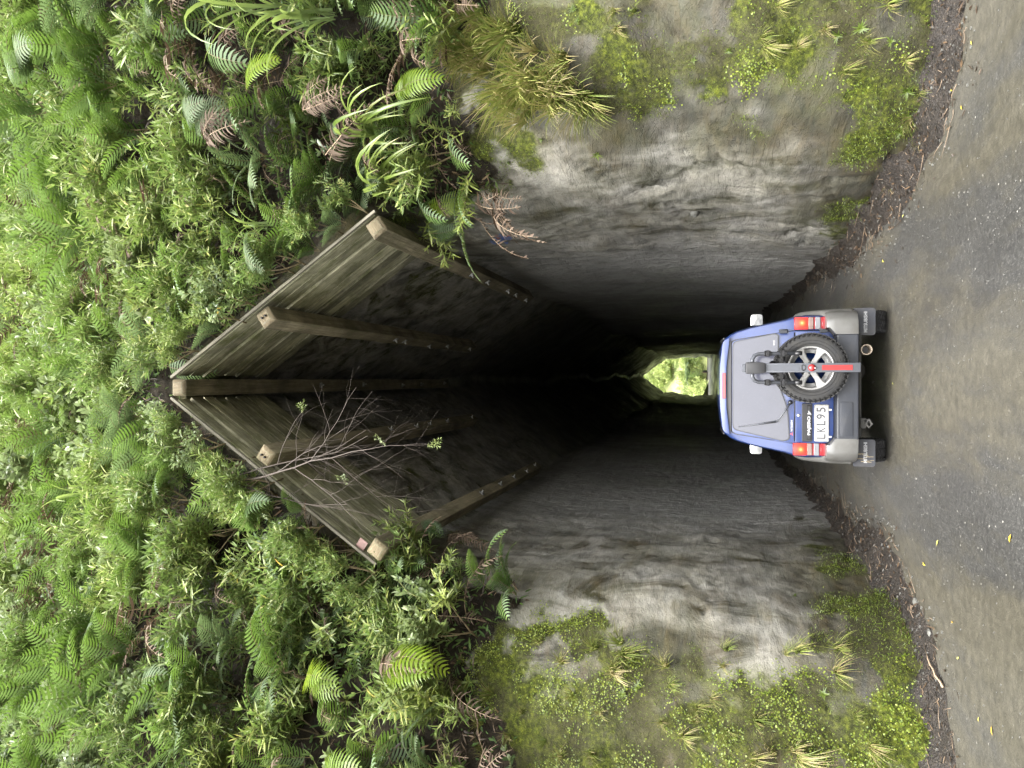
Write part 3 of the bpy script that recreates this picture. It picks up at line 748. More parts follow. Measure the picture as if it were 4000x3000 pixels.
# ------------------------------------------------------------------ timber canopy
def build_canopy():
    root = empty('timber_canopy', (CX, 6.6, 4.97))
    tag(root, 'weathered gabled timber canopy of boards on five beams over the tunnel mouth', 'canopy')
    O = Vector((CX, 6.6, 4.97))
    def beam(xz, y0, y1, roll, s=0.182, label=None):
        x, z = xz; L = y1 - y0
        mb = MB(); h = s / 2; c = 0.035
        # square timber with a chamfered near end
        rings = [(0.0, h - c), (c, h), (L, h)]
        V = []
        for yy, r in rings:
            for a, b in ((-1, -1), (1, -1), (1, 1), (-1, 1)): V.append((a * r, yy, b * r))
        fs = [(0, 1, 2, 3)]
        for i in range(2):
            for k in range(4):
                a, b = i * 4 + k, i * 4 + (k + 1) % 4; fs.append((a, a + 4, b + 4, b))
        mb.add(V, fs[:1], 1); mb.add(V, fs[1:5], 1); mb.add(V, fs[5:], 0); mb.add(V, [(11, 10, 9, 8)], 1)
        # extra rings so that the arris can be uneven
        Mx = Matrix.Translation(Vector((x, y0 - O.y, z - O.z))) @ Matrix.Rotation(roll, 4, 'Y')
        o = mb.build('beam', [M['beam'], M['endgrain']], root, Mx, bevel=0.008, seg=1)
        return o, L
    spec = [((0.0, 7.37), 6.62, 14.9, 0.0), ((0.745, 6.26), 6.60, 13.4, SL), ((-0.72, 6.27), 6.60, 13.55, -SL),
            ((1.62, 4.98), 6.60, 12.9, SL), ((-1.64, 4.98), 6.60, 13.6, -SL)]
    for (xz, y0, y1, roll) in spec:
        o, L = beam(xz, y0, y1, roll)
        for k, yy in enumerate(np.linspace(2.9, L - 0.3, 5) + np.array([random.uniform(-0.4, 0.4) for _ in range(4)] + [0.0])):      # bolts that pin the timber to the rock
            sgn = 1 if xz[0] <= 0 else -1
            b = MB(); b.box((0, 0, -0.103), (0.075, 0.075, 0.008)); b.tube([(0, 0, -0.104), (0.01 * sgn, 0, -0.150)], 0.012, 6); b.tube([(0, 0, -0.106), (0, 0, -0.122)], 0.022, 6)
            b.build('bolt', M['galv'], o, Matrix.Translation((0.03 * random.uniform(-1, 1), yy, 0)))
        if abs(xz[0]) > 0.5 and abs(xz[0]) < 1:
            b = MB()
            for dz in (-0.02, 0.025): b.tube([(dz, -0.004, 0.0), (dz, -0.028, 0.0)], 0.012, 6)
            b.build('bolt', M['black'], o)
    # boards lie on the beams, ridge to eave, nine a side
    Lb = math.hypot(1.63, 2.40) - 0.01
    for side in (1, -1):
        for k in range(8):
            w = 0.180 + random.uniform(-0.022, 0.012); t = 0.045
            mb = MB(); n = 10; V = []
            for i in range(n + 1):
                u = i / n; ex = -0.004 * abs(math.sin(u * 9 + k * 2.1 + side)) 
                for a, b in ((-1, 0), (1, 0), (1, 1), (-1, 1)):
                    V.append((u * Lb, a * (w / 2 + ex), b * t))
            fs = [(3, 2, 1, 0), tuple(n * 4 + q for q in (0, 1, 2, 3))]
            for i in range(n):
                for q in range(4):
                    a, b = i * 4 + q, i * 4 + (q + 1) % 4; fs.append((a, b, b + 4, a + 4))
            mb.add(V, fs)
            # local x runs down the slope, local z out of the roof
            down = Vector((side * math.cos(SL), 0, -math.sin(SL))); nrm = Vector((side * NX, 0, NZ)); yv = nrm.cross(down)
            p0 = Vector((side * (0.012), 6.6 + 0.07 + 0.2 * (k + 0.5) , 7.37)) + nrm * (0.101 + random.uniform(0, 0.024)) + down * (0.0)
            # meet at the ridge: push the top ends together along the slope
            p0 += down * (-(0.101) / math.tan(SL) * 0.0 + 0.03)
            Mx = Matrix(((down.x, yv.x, nrm.x, p0.x - 0), (down.y, yv.y, nrm.y, p0.y - O.y), (down.z, yv.z, nrm.z, p0.z - O.z), (0, 0, 0, 1)))
            mb.build('board', M['board'], root, Mx, merge=True)
        # pale edge board along the front
        mb = MB(); mb.box((Lb / 2 + 0.03, 0, 0.015), (Lb + 0.10, 0.030, 0.032))
        p0 = Vector((side * 0.03, 6.6 + 0.048, 7.37)) + nrm * 0.112 + down * (-0.02)
        Mx = Matrix(((down.x, yv.x, nrm.x, p0.x), (down.y, yv.y, nrm.y, p0.y - O.y), (down.z, yv.z, nrm.z, p0.z - O.z), (0, 0, 0, 1)))
        o = mb.build('edge_board', M['barge'], root, Mx, bevel=0.004, seg=1)
        if side < 0:
            b = MB(); b.box((Lb - 0.17, -0.022, -0.03), (0.10, 0.006, 0.13)); b.tube([(Lb - 0.17, -0.025, -0.05), (Lb - 0.17, -0.032, -0.05)], 0.009, 6)
            b.build('bracket_plate', M['pink'], root, Mx)
    return root
build_canopy()

# ------------------------------------------------------------------ plant pieces (shared meshes)
def leaf(mb, base, d, up, L, W, fold=0.25, curl=0.2, tint=0.5, shape='lance', mi=0):
    """one leaf: four stations, folded along the midrib and curling down"""
    d = d.normalized(); up = (up - d * up.dot(d)).normalized(); sd = d.cross(up)
    st = {'lance': ((0.0, 0.10), (0.30, 1.0), (0.66, 0.72), (1.0, 0.0)), 'ovate': ((0.0, 0.14), (0.38, 1.0), (0.76, 0.80), (1.0, 0.0)),
          'round': ((0.0, 0.3), (0.3, 0.95), (0.75, 0.9), (1.0, 0.25))}[shape]
    V = []
    for s, w in st:
        c = base + d * (L * s) - up * (curl * L * s * s); e = up * (fold * W * w * 0.5)
        V += [c - sd * (W * w / 2) + e, c, c + sd * (W * w / 2) + e]
    F = []
    for i in range(2):
        a = i * 3; F += [(a, a + 1, a + 4, a + 3), (a + 1, a + 2, a + 5, a + 4)]
    F += [(6, 7, 10), (7, 8, 10)] if shape != 'round' else [(6, 7, 10, 9), (7, 8, 11, 10)]
    mb.cur = tint; mb.add(V, F, mi, False); mb.cur = 0.5

def rv(a=1.0): return Vector((random.uniform(-a, a), random.uniform(-a, a), random.uniform(-a, a)))
def sprig_mesh(name, mats, L=0.42, nl=9, leafL=0.10, leafW=0.020, twigs=4, shape='lance', seed=0, yellow=0.03):
    """leafy branchlet growing along +Y, leaves in opposite pairs and a rosette at each tip"""
    random.seed(seed); mb = MB()
    def axis(p, d, L, n, top, first=0.25):
        pts = [p]; ds = [d]
        steps = 6
        for i in range(steps):
            d = (d + rv(0.16) + Vector((0, 0, 0.05))).normalized(); p = p + d * (L / steps); pts.append(p); ds.append(d)
        mb.cur = 0.5; mb.tube(pts, [0.0042 * (1 - 0.6 * i / steps) for i in range(steps + 1)], 3, 1, caps=False)
        base_t = random.uniform(0.35, 0.75)
        for k in range(n):
            s = first + (1 - first) * k / max(1, n - 1); i = min(steps - 1, int(s * steps)); f = s * steps - i
            q = pts[i].lerp(pts[i + 1], f); dd = ds[min(i + 1, steps)]
            u = dd.orthogonal().normalized(); w = dd.cross(u); a = k * 1.57 + random.uniform(-0.3, 0.3)
            for sg in (0, math.pi):
                o = u * math.cos(a + sg) + w * math.sin(a + sg)
                fwd = 0.45 + 0.9 * (k / n) ** 2
                sz = random.uniform(0.75, 1.15) * (0.85 if k > n - 2 else 1.0)
                tn = min(1, max(0, base_t + random.uniform(-0.22, 0.22) + 0.25 * (k / n - 0.5)))
                if random.random() < yellow: tn = 1.0
                leaf(mb, q, (o + dd * fwd + Vector((0, 0, 0.12))), (dd - o * 0.3 + Vector((0, 0, 0.5))), leafL * sz, leafW * random.uniform(0.85, 1.2) * sz, curl=random.uniform(0.05, 0.35), tint=tn, shape=shape)
        if top:
            for k in range(3):
                o = rv(1.0); leaf(mb, pts[-1], (ds[-1] * 1.2 + o * 0.7), o.cross(ds[-1]) + Vector((0, 0, 0.4)), leafL * 0.7, leafW * 0.8, tint=min(1, base_t + 0.2), shape=shape)
        return pts, ds
    pts, ds = axis(Vector((0, 0, 0)), Vector((0, 1, 0)), L, nl, True, 0.3)
    for k in range(twigs):
        s = 0.15 + 0.65 * k / max(1, twigs - 1); i = int(s * 6)
        sd = Vector((1 if k % 2 else -1, 0, random.uniform(-0.5, 0.7)))
        axis(pts[i], (ds[i] + sd * random.uniform(0.6, 1.0)).normalized(), L * random.uniform(0.35, 0.6), max(3, nl - 3), True, 0.2)
    return mb.mesh(name, mats)

def frond_mesh(name, mats, L=0.7, W=0.15, n=22, droop=1.1, dead=False, seed=0, start=0.12, wob=0.15):
    random.seed(seed); mb = MB()
    pts, ds = [], []; p = Vector((0, 0, 0)); steps = n; side_b = random.uniform(-wob, wob)
    for i in range(steps + 1):
        s = i / steps; a = 0.25 - droop * s ** 1.25 - 0.25 * 0
        d = Vector((side_b * s, math.cos(a), math.sin(a))).normalized(); pts.append(p.copy()); ds.append(d); p = p + d * (L / steps)
    mb.cur = 0.35; mb.tube(pts[::2] if len(pts[::2]) > 2 else pts, [0.0045 * (1 - 0.8 * i / len(pts[::2])) for i in range(len(pts[::2]))], 3, 1, caps=False)
    for i in range(1, steps + 1):
        s = i / steps
        if s < start: continue
        q = (s - start) / (1 - start)
        w = W * (math.sin(math.pi * min(1, 0.12 + 0.88 * q ** 0.85)) ** 0.7) + 0.006
        d = ds[i]; sx = d.cross(Vector((0, 0, 1)))
        sx = Vector((1, 0, 0)) - d * d.x; sx.normalize(); nr = sx.cross(d)
        for sg in (-1, 1):
            if dead and random.random() < 0.14: continue
            ln = w * (random.uniform(0.9, 1.08) if not dead else random.uniform(0.55, 1.15)); pw = L / n * (0.66 if not dead else random.uniform(0.30, 0.62))
            fw0 = 0.25 + 0.55 * q; dr = (0.30 if not dead else random.uniform(0.1, 1.1))
            c0 = pts[i]; V = []; tw = random.uniform(-0.9, 0.9) if dead else random.uniform(-0.12, 0.12)
            wd = (d + nr * tw).normalized()
            for k, (u, ww) in enumerate(((0.0, 0.75), (0.4, 1.0), (0.75, 0.72))):
                c = c0 + sx * (sg * ln * u) + d * (fw0 * ln * u * u * 0.9 + 0.12 * ln * u) - nr * (dr * ln * u * u * 0.55 - 0.10 * ln * u)
                V += [c - wd * pw * ww * 0.5, c + wd * pw * ww * 0.5]
            V.append(c0 + sx * (sg * ln) + d * (fw0 * ln * 1.0 + 0.12 * ln) - nr * (dr * ln * 0.55 - 0.05 * ln))
            mb.cur = min(1, max(0, random.gauss(0.5, 0.14) + (0.25 * q - 0.1 if not dead else random.uniform(-0.25, 0.25))))
            mb.add(V, [(0, 2, 3, 1), (2, 4, 5, 3), (4, 6, 5)])
    return mb.mesh(name, mats)

def strap_mesh(name, mats, L=1.0, W=0.034, droop=1.6, seed=0, dry=False):
    random.seed(seed); mb = MB(); n = 9; p = Vector((0, 0, 0)); V = []; tints = []
    yaw = random.uniform(-0.25, 0.25); t0 = random.uniform(0.25, 0.7) if not dry else 1.0
    for i in range(n + 1):
        s = i / n; a = 0.75 - droop * s ** 1.1; d = Vector((yaw * s, math.cos(a), math.sin(a))).normalized()
        w = W * (0.55 + 0.9 * s if s < 0.35 else (1 - ((s - 0.35) / 0.65) ** 2.2) * 0.87 + 0.02)
        nr = Vector((1, 0, 0)).cross(d); f = nr * 0.30 * w
        V += [p - Vector((w / 2, 0, 0)) + f, p.copy(), p + Vector((w / 2, 0, 0)) + f]; p = p + d * (L / n)
    b = 0
    F = []
    for i in range(n):
        a = i * 3; F += [(a, a + 1, a + 4, a + 3), (a + 1, a + 2, a + 5, a + 4)]
    mb.add(V, F, 0, True)
    for i in range(len(V)):
        s = (i // 3) / n; mb.c[i] = min(1, max(0, t0 + 0.35 * max(0, s - 0.6) / 0.4 + (0.06 if i % 3 == 1 else 0)))
    return mb.mesh(name, mats)

def tuft_mesh(name, mats, n=46, L=0.42, seed=0, dry=0.5, spread=0.8):
    random.seed(seed); mb = MB()
    for k in range(n):
        a = random.uniform(0, 6.28); o = Vector((math.cos(a), 0, math.sin(a))) * spread * random.uniform(0.1, 1.0)
        d = (Vector((0, 1, 0)) + o).normalized(); p = Vector((o.x * 0.03, 0, o.z * 0.03)); ln = L * random.uniform(0.5, 1.15); w = random.uniform(0.0028, 0.0055)
        sd = d.cross(Vector((0, 0, 1)) + rv(0.5)).normalized(); V = []; m_ = 5; drp = random.uniform(0.6, 1.7)
        t = random.uniform(0.6, 1.0) if random.random() < dry else random.uniform(0.05, 0.4)
        for i in range(m_ + 1):
            s = i / m_; ww = w * (1 - s ** 1.6) + 0.0004
            V += [p - sd * ww, p + sd * ww]; p = p + d * (ln / m_); d = (d + Vector((0, -0.1, -drp / m_))).normalized()
        mb.cur = t; mb.add(V, [(2 * i, 2 * i + 1, 2 * i + 3, 2 * i + 2) for i in range(m_)])
        for i in range(len(V)): mb.c[-len(V) + i] = min(1, max(0, t - 0.12 + 0.42 * (i // 2) / m_))
    mb.cur = 0.5
    return mb.mesh(name, mats)

SPRIGS = [sprig_mesh('sprig', [M['leaf'], M['stem']], 0.36 + 0.05 * (k % 3), 8 + k % 2, 0.098 + 0.009 * (k % 3), 0.0185, 4, 'lance', 100 + k) for k in range(6)]
FARSPRIGS = [sprig_mesh('sprig', [M['farleaf'], M['stem']], 0.40, 7, 0.085, 0.03, 4, 'ovate', 150 + k) for k in range(3)]
BSPRIGS = [sprig_mesh('sprig', [M['broad'], M['stem']], 0.38, 6, 0.078 + 0.012 * (k % 3), 0.038 + 0.004 * (k % 2), 3, 'ovate', 200 + k, 0.02) for k in range(5)]
FRONDS = dict(
    fern=[frond_mesh('frond', [M['fern'], M['stalk']], 0.66 + 0.08 * (k % 3), 0.135 + 0.02 * (k % 2), 19, 0.9 + 0.35 * (k % 3), False, 300 + k) for k in range(6)],
    fernpale=[frond_mesh('frond', [M['fernpale'], M['stalk']], 0.68, 0.15, 20, 1.0 + 0.3 * (k % 3), False, 330 + k) for k in range(3)],
    fernlime=[frond_mesh('frond', [M['fernlime'], M['stalk']], 0.66 + 0.08 * (k % 2), 0.145, 19, 1.1 + 0.3 * (k % 3), False, 360 + k) for k in range(3)],
    ferndead=[frond_mesh('frond', [M['ferndead'], M['drystalk']], 0.62 + 0.10 * (k % 3), 0.115, 18, 0.9 + 0.4 * (k % 3), True, 390 + k, 0.05, 0.35) for k in range(5)])
STRAPS = [strap_mesh('leaf', [M['strap']], 0.85 + 0.12 * (k % 4), 0.030 + 0.006 * (k % 3), 1.5 + 0.35 * (k % 3), 420 + k) for k in range(6)] + [strap_mesh('leaf', [M['strap']], 0.8, 0.022, 2.4, 440 + k, True) for k in range(2)]
TUFTS = [tuft_mesh('grass_tuft', [M['grass']], 60, 0.40, 460 + k, (0.12, 0.3, 0.55)[k % 3]) for k in range(6)]
FINE_TUFTS = [tuft_mesh('grass_tuft', [M['grass']], 90, 0.34, 480 + k, 0.15, 0.6) for k in range(3)]

def frame(d, up):
    """matrix whose +Y runs along d and whose +Z is as near to up as it can be"""
    d = d.normalized(); x = d.cross(up)
    if x.length < 1e-4: x = d.orthogonal()
    x.normalize(); z = x.cross(d)
    return Matrix(((x.x, d.x, z.x, 0), (x.y, d.y, z.y, 0), (x.z, d.z, z.z, 0), (0, 0, 0, 1)))
UP = Vector((0, 0, 1))
def where(p):
    """where a plant stands, in few words"""
    x, z = p.x, p.z; sd = 'right' if x > 0.2 else 'left'; a = abs(x)
    if z < 5.2: return f'beside the {sd} eave beam' if a < 2.3 else (f'just above the {sd} rock wall' if a < 3.2 else f'at the lower {sd} edge of the bank')
    if a < 1.9 and z < 7.9: return f'hanging over the {sd} roof slope' + (' near the ridge' if z > 6.8 else ' near the eave' if z < 6.1 else '')
    row = 'level with the roof' if z < 7.0 else 'just above roof height' if z < 8.3 else 'high on the bank' if z < 9.8 else 'atop the bank'
    colm = 'over the ridge' if a < 0.8 else f'a little {sd} of the ridge' if a < 2.0 else f'well {sd} of the canopy' if a < 3.6 else f'by the far {sd} edge'
    return f'{row}, {colm}'

def make_fern(p, n, kind, nf=6, scale=1.0, label=None, group=None, aim=None, spread=1.0):
    look = dict(fern='green fern', fernpale='grey green fern', fernlime='bright lime green fern', ferndead='dead brown fern')[kind]
    root = empty('dead_fern' if kind == 'ferndead' else 'fern', p)
    look = ('large ' if scale > 1.06 else 'small ' if scale < 0.86 else '') + look
    tag(root, label or f'{look} {where(p)}', 'fern', group or ('dead ferns hanging on the bank' if kind == 'ferndead' else 'ferns growing on the bank'))
    for k in range(nf):
        side = n.cross(UP).normalized(); a = (k + random.uniform(0.2, 0.8)) / nf * 2 - 1
        lift = random.uniform(-0.1, 0.75) if kind != 'ferndead' else random.uniform(-0.7, 0.2)
        d = n * random.uniform(0.55, 1.0) + side * a * 1.0 * spread + UP * lift
        if aim is not None: d = Vector(aim) + rv(0.22 * spread)
        nr = (n * 0.6 + UP * 0.9 + rv(0.25))
        Mx = Matrix.Translation(rv(0.03)) @ frame(d, nr) @ Matrix.Scale(scale * random.uniform(0.75, 1.15), 4)
        link_mesh('frond', random.choice(FRONDS[kind]), root, Mx)
    return root
def make_shrub(p, n, kind='lance', ns=12, size=1.0, label=None):
    root = empty('shrub', p)
    look = {'lance': 'narrow leaved green shrub', 'broad': 'broad leaved shrub'}[kind]
    look = ('large ' if size > 1.12 else 'small ' if size < 0.86 else '') + look
    tag(root, label or f'{look} {where(p)}', 'shrub', 'narrow leaved shrubs on the bank' if kind == 'lance' else 'broad leaved shrubs on the bank')
    lib = SPRIGS if kind == 'lance' else BSPRIGS
    side = n.cross(UP).normalized()
    mb = MB()
    tips = []
    nst = 3
    for s in range(nst):
        d = (n * 0.9 + UP * random.uniform(0.1, 0.9) + side * random.uniform(-0.9, 0.9)).normalized(); q = Vector((0, 0, -0.03)); pts = [q - n * 0.15]; L = 0.34 * size * random.uniform(0.7, 1.25)
        for i in range(5):
            pts.append(q.copy()); q = q + d * (L / 4); d = (d + UP * 0.14 + rv(0.12)).normalized(); tips.append((q.copy(), d.copy()))
        mb.tube(pts, [0.010, 0.009, 0.008, 0.007, 0.006, 0.005], 5, 0)
    mb.build('stem', [M['bark']], root)
    for k in range(ns):
        q, d = tips[(k * 5 + 3) % len(tips)] if k < len(tips) else random.choice(tips)
        dd = (d * 0.7 + n * 0.45 + rv(0.75) + UP * 0.22).normalized()
        Mx = Matrix.Translation(q) @ frame(dd, UP + n * 0.5 + rv(0.3)) @ Matrix.Scale(size * random.uniform(0.65, 1.35), 4)
        link_mesh('sprig', random.choice(lib), root, Mx)
    return root
def make_flax(p, n, nl=12, size=1.0, label='', aim=None):
    root = empty('strap_leaf_plant', p); tag(root, label or f'clump of strap leaves {where(p)}', 'plant', 'strap leaved clumps on the bank')
    side = n.cross(UP).normalized()
    for k in range(nl):
        a = (k + random.uniform(0, 1)) / nl * 2 - 1
        d = n * random.uniform(0.5, 0.9) + side * a * 0.9 + UP * random.uniform(-0.2, 0.6)
        if aim is not None: d = Vector(aim) + rv(0.3)
        me = random.choice(STRAPS[:6]) if random.random() < 0.82 else random.choice(STRAPS[6:])
        link_mesh('leaf', me, root, Matrix.Translation(rv(0.04)) @ frame(d, UP + n * 0.5) @ Matrix.Scale(size * random.uniform(0.65, 1.15), 4))
    return root

# ------------------------------------------------------------------ scatter over the hillside
def candidates():
    ns, nt = RP.shape[:2]
    ok = (RC[..., 1] > 0.5) & (RP[..., 1] < 16) & (RP[..., 1] > 2) & (np.abs(RP[..., 0]) < 8.2) & (RP[..., 2] < 16) & (RP[..., 2] > 2.6)
    return np.argwhere(ok)
def in_view(p, margin=0.10):
    d = Vector(p) - CAMP; z = d.dot(_fw)
    if z < 0.3: return False
    u, v = d.dot(_rt) / z * 2800 / 3000, d.dot(_up) / z * 2800 / 4000
    return abs(u) < 0.5 + margin and abs(v) < 0.5 + margin
CAND = candidates(); CAND = np.array([c for c in CAND[::3] if in_view(RP[c[0], c[1]], 0.11)])
taken = []
def free(p, r):
    for q, rq in taken:
        if (q - p).length_squared < (0.5 * (r + rq)) ** 2: return False
    return True
def take(p, r): taken.append((p, r))
def nrm(i, j):
    n = Vector(RN[i, j]).normalized(); return n
random.seed(3)

# plants that the photograph singles out, each where its root shows
def plant_at(px, py): 
    p, n = at(px, py)
    return p, n
SPECIAL_FERNS = [
    (690, 285, 'ferndead', 2, 1.15, (0.1, -0.8, -0.5), 'large pale brown dying fern frond curling on the bank right of the canopy'),
    (610, 195, 'fernlime', 3, 0.85, (0.3, -0.6, -0.5), 'bright lime fern among dead fronds on the upper right of the bank'),
    (945, 215, 'fernlime', 3, 0.85, (0.2, -0.5, -0.7), 'lime fern hanging at the lower right edge of the planted bank'),
    (940, 415, 'fernlime', 3, 0.8, (-0.1, -0.5, -0.9), 'lime fern drooping over the rock below the right eave beam'),
    (900, 470, 'fern', 4, 0.7, (-0.2, -0.5, -0.8), 'green fern tucked under the right eave beam'),
    (620, 545, 'fernpale', 3, 0.95, (-0.5, -0.7, -0.4), 'grey green fern drooping across the right slope of the canopy'),
    (640, 1165, 'fern', 5, 1.0, (0.5, -0.7, -0.1), 'green fern overlapping the left edge board of the canopy'),
    (745, 1490, 'fernlime', 3, 1.25, (0.35, -0.6, -0.35), 'large bright lime fern frond arching low on the left of the bank'),
    (880, 1560, 'fernlime', 4, 1.15, (0.45, -0.55, -0.6), 'large yellow lime fern at the lower left edge of the planted bank'),
    (790, 1640, 'fernlime', 4, 1.1, (0.4, -0.6, -0.4), 'lime fern at the far lower left corner of the planted bank'),
    (860, 1480, 'ferndead', 3, 0.95, (0.3, -0.6, -0.5), 'dull grey brown fern frond beside the large yellow lime fern'),
    (890, 1180, 'fern', 5, 0.8, (0.25, -0.6, -0.7), 'green fern hanging below the left eave beam'),
    (960, 1200, 'ferndead', 4, 0.85, (0.2, -0.5, -0.9), 'dead fern trailing down the rock below the left eave beam'),
    (190, 160, 'fernpale', 5, 1.3, (-0.2, -0.7, -0.2), 'big pale tree fern spray at the top right of the bank'),
    (440, 260, 'fernpale', 4, 1.1, (0.0, -0.8, -0.5), 'grey green fern fronds beside dead ones on the right of the bank'),
    (540, 275, 'ferndead', 4, 1.0, (0.0, -0.7, -0.6), 'dead fern with pinkish curled fronds beside grey green fronds on the right'),
    (720, 205, 'ferndead', 4, 0.9, (0.0, -0.6, -0.7), 'dead white fern frond hanging above the strap leaved clump'),
    (260, 60, 'ferndead', 4, 1.0, (0.0, -0.6, -0.7), 'dead fern in the dark upper right corner of the bank'),
    (640, 1480, 'fern', 6, 1.1, None, 'dark fern behind the large lime frond on the left of the bank'),
    (60, 1580, 'ferndead', 5, 0.9, None, 'dead fern curled at the top left corner of the bank'),
]
for px, py, kind, nf, sc, aim, lab in SPECIAL_FERNS:
    p, n = plant_at(px, py)
    if p is None: continue
    make_fern(p + n * (0.22 if (px > 880 and 380 < py < 1300) else 0.62), n, kind, nf, sc, lab, None, aim, 0.8); take(p, 0.5)
SPECIAL_FLAX = [(560, 40, 16, 1.1), (700, 35, 16, 1.1), (790, 60, 14, 1.0), (850, 30, 12, 0.9), (885, 275, 16, 1.15), (885, 350, 14, 1.15), (915, 310, 14, 1.05), (640, 20, 12, 1.0),
                (270, 1060, 14, 0.8), (60, 780, 14, 1.1), (30, 850, 12, 1.0), (640, 470, 8, 0.7), (130, 1250, 10, 0.7), (180, 1400, 10, 0.7)]
for k, (px, py, nl, sz) in enumerate(SPECIAL_FLAX):
    p, n = plant_at(px, py)
    if p is None: continue
    make_flax(p + n * 0.5, n, nl, sz, '', (0.0, -0.75, -0.35) if k in (4, 5, 6) else None); take(p, 0.4)

def hill_noise(p, s, o): return float(fbm(np.array([[p.x * s + o, p.y * s, p.z * s]]), 3)[0])
order = RNG.permutation(len(CAND))
n_shrub = n_fern = 0
for pass_ in (0, 1, 2):
    for c in order[pass_::3]:
        i, j = CAND[c]; p = Vector(RP[i, j])
        if p.z > 7.0 and abs(p.x) < 0.5 and p.z < 7.9: pass
        n = nrm(i, j); x, z = p.x, p.z
        h = hill_noise(p, 0.7, 3.0)
        # shares of each kind by place
        if x > 0:
            fernish = 0.64 if z < 8.0 else 0.48
            if x < 2.4 and z > 6: fernish = 0.22
            dead = 0.5 if z < 8 else 0.4
            broad = 0.25 if z > 9 else 0.08
        else:
            fernish = 0.56 if z < 6.4 else 0.28
            if x > -2.2 and z > 6: fernish = 0.2
            dead = 0.46 if z < 6.5 else 0.25
            broad = 0.55 if (x < -2.6 and z > 6.5) else 0.12
        isf = random.random() < fernish + 0.25 * h
        r = (0.42 if isf else 0.46) * (1.0 if z < 8.5 else 1.25); big = 1.0 if z < 8.5 else 1.2
        if n_fern > 230 and isf: isf = False
        if n_shrub > 270: break
        if not free(p, r): continue
        if isf:
            q = random.random()
            kind = 'ferndead' if q < dead else ('fernpale' if q > 0.80 else 'fern')
            make_fern(p + n * (random.uniform(0.25, 0.50) if not (abs(x) < 2.6 and z < 5.4) else 0.12), n, kind, 7 if kind != 'ferndead' else 6, big * random.uniform(0.8, 1.15)); n_fern += 1
        else:
            kind = 'broad' if random.random() < broad else 'lance'
            make_shrub(p + n * random.uniform(0.0, 0.22), n, kind, 13 if abs(x) < 6 else 9, big * random.uniform(0.82, 1.15)); n_shrub += 1
        take(p, r)
open('/tmp/w/n.txt','w').write(f'{n_shrub} {n_fern} {len(CAND)}') if 0 else None

# more of both along the roof edges, rooted in the soil on top of the boards
random.seed(17)
for side in (1, -1):
    dn = Vector((side * math.cos(SL), 0, -math.sin(SL))); nr_ = Vector((side * NX, 0, NZ))
    for k in range(13):
        t = 0.15 + 2.75 * (k + random.uniform(-0.3, 0.3)) / 12
        p = Vector((CX, 6.62 + random.uniform(-0.05, 0.12), 7.37)) + dn * t + nr_ * random.uniform(0.17, 0.30); n = (nr_ * 0.25 + Vector((0, -0.95, 0.05))).normalized()
        q = random.random()
        if q < 0.68: make_shrub(p, n, 'lance' if random.random() < 0.85 else 'broad', 11, random.uniform(0.5, 0.78))
        else: make_fern(p, n, 'ferndead' if (q > 0.9 and t > 1.5) else ('fern' if q > 0.75 else 'fernpale'), 5, random.uniform(0.5, 0.75))

# past the plants one can tell apart, the thicket that closes the bank: one mesh each
def join_many(name, protos, places, mats):
    VV, LL, LT, MI, TT = [], [], [], [], []; off = 0
    cache = {}
    for me, Mx in places:
        if me.name not in cache:
            v = np.empty(len(me.vertices) * 3, np.float32); me.vertices.foreach_get('co', v)
            l = np.empty(len(me.loops), np.int32); me.loops.foreach_get('vertex_index', l)
            t = np.empty(len(me.polygons), np.int32); me.polygons.foreach_get('loop_total', t)
            mi = np.empty(len(me.polygons), np.int32); me.polygons.foreach_get('material_index', mi)
            ti = np.empty(len(me.vertices), np.float32); me.attributes['tint'].data.foreach_get('value', ti)
            cache[me.name] = (v.reshape(-1, 3), l, t, mi, ti)
        v, l, t, mi, ti = cache[me.name]
        A = np.array(Mx); VV.append(v @ A[:3, :3].T + A[:3, 3]); LL.append(l + off); LT.append(t); MI.append(mi); TT.append(np.clip(ti + random.uniform(-0.25, 0.15), 0, 1)); off += len(v)
    V = np.concatenate(VV); L = np.concatenate(LL); T = np.concatenate(LT)
    me = bpy.data.meshes.new(name); me.vertices.add(len(V)); me.loops.add(len(L)); me.polygons.add(len(T))
    me.vertices.foreach_set('co', V.astype(np.float32).ravel()); me.loops.foreach_set('vertex_index', L)
    me.polygons.foreach_set('loop_start', np.concatenate([[0], np.cumsum(T)[:-1]]).astype(np.int32)); 
    for m_ in mats: me.materials.append(m_)
    me.polygons.foreach_set('material_index', np.concatenate(MI)); me.update(calc_edges=True)
    a = me.attributes.new('tint', 'FLOAT', 'POINT'); a.data.foreach_set('value', np.concatenate(TT).astype(np.float32))
    return link_mesh(name, me)
AREA = np.linalg.norm(np.cross(np.gradient(RP, axis=0), np.gradient(RP, axis=1)), axis=-1)
def area_samples(mask, count):
    idx = np.argwhere(mask); idx = np.array([c for c in idx[::2] if in_view(RP[c[0], c[1]], 0.24)])
    w = AREA[idx[:, 0], idx[:, 1]]; s = RNG.choice(len(idx), size=count, p=w / w.sum())
    return [(Vector(RP[idx[k][0], idx[k][1]] + RNG.normal(size=3) * 0.06), Vector(RN[idx[k][0], idx[k][1]]).normalized()) for k in s]
bank = (RC[..., 1] > 0.5) & (RP[..., 1] < 17) & (RP[..., 2] < 16) & (RP[..., 2] > 2.6)
random.seed(19)
pl_l, pl_b, pl_f, pl_d = [], [], [], []
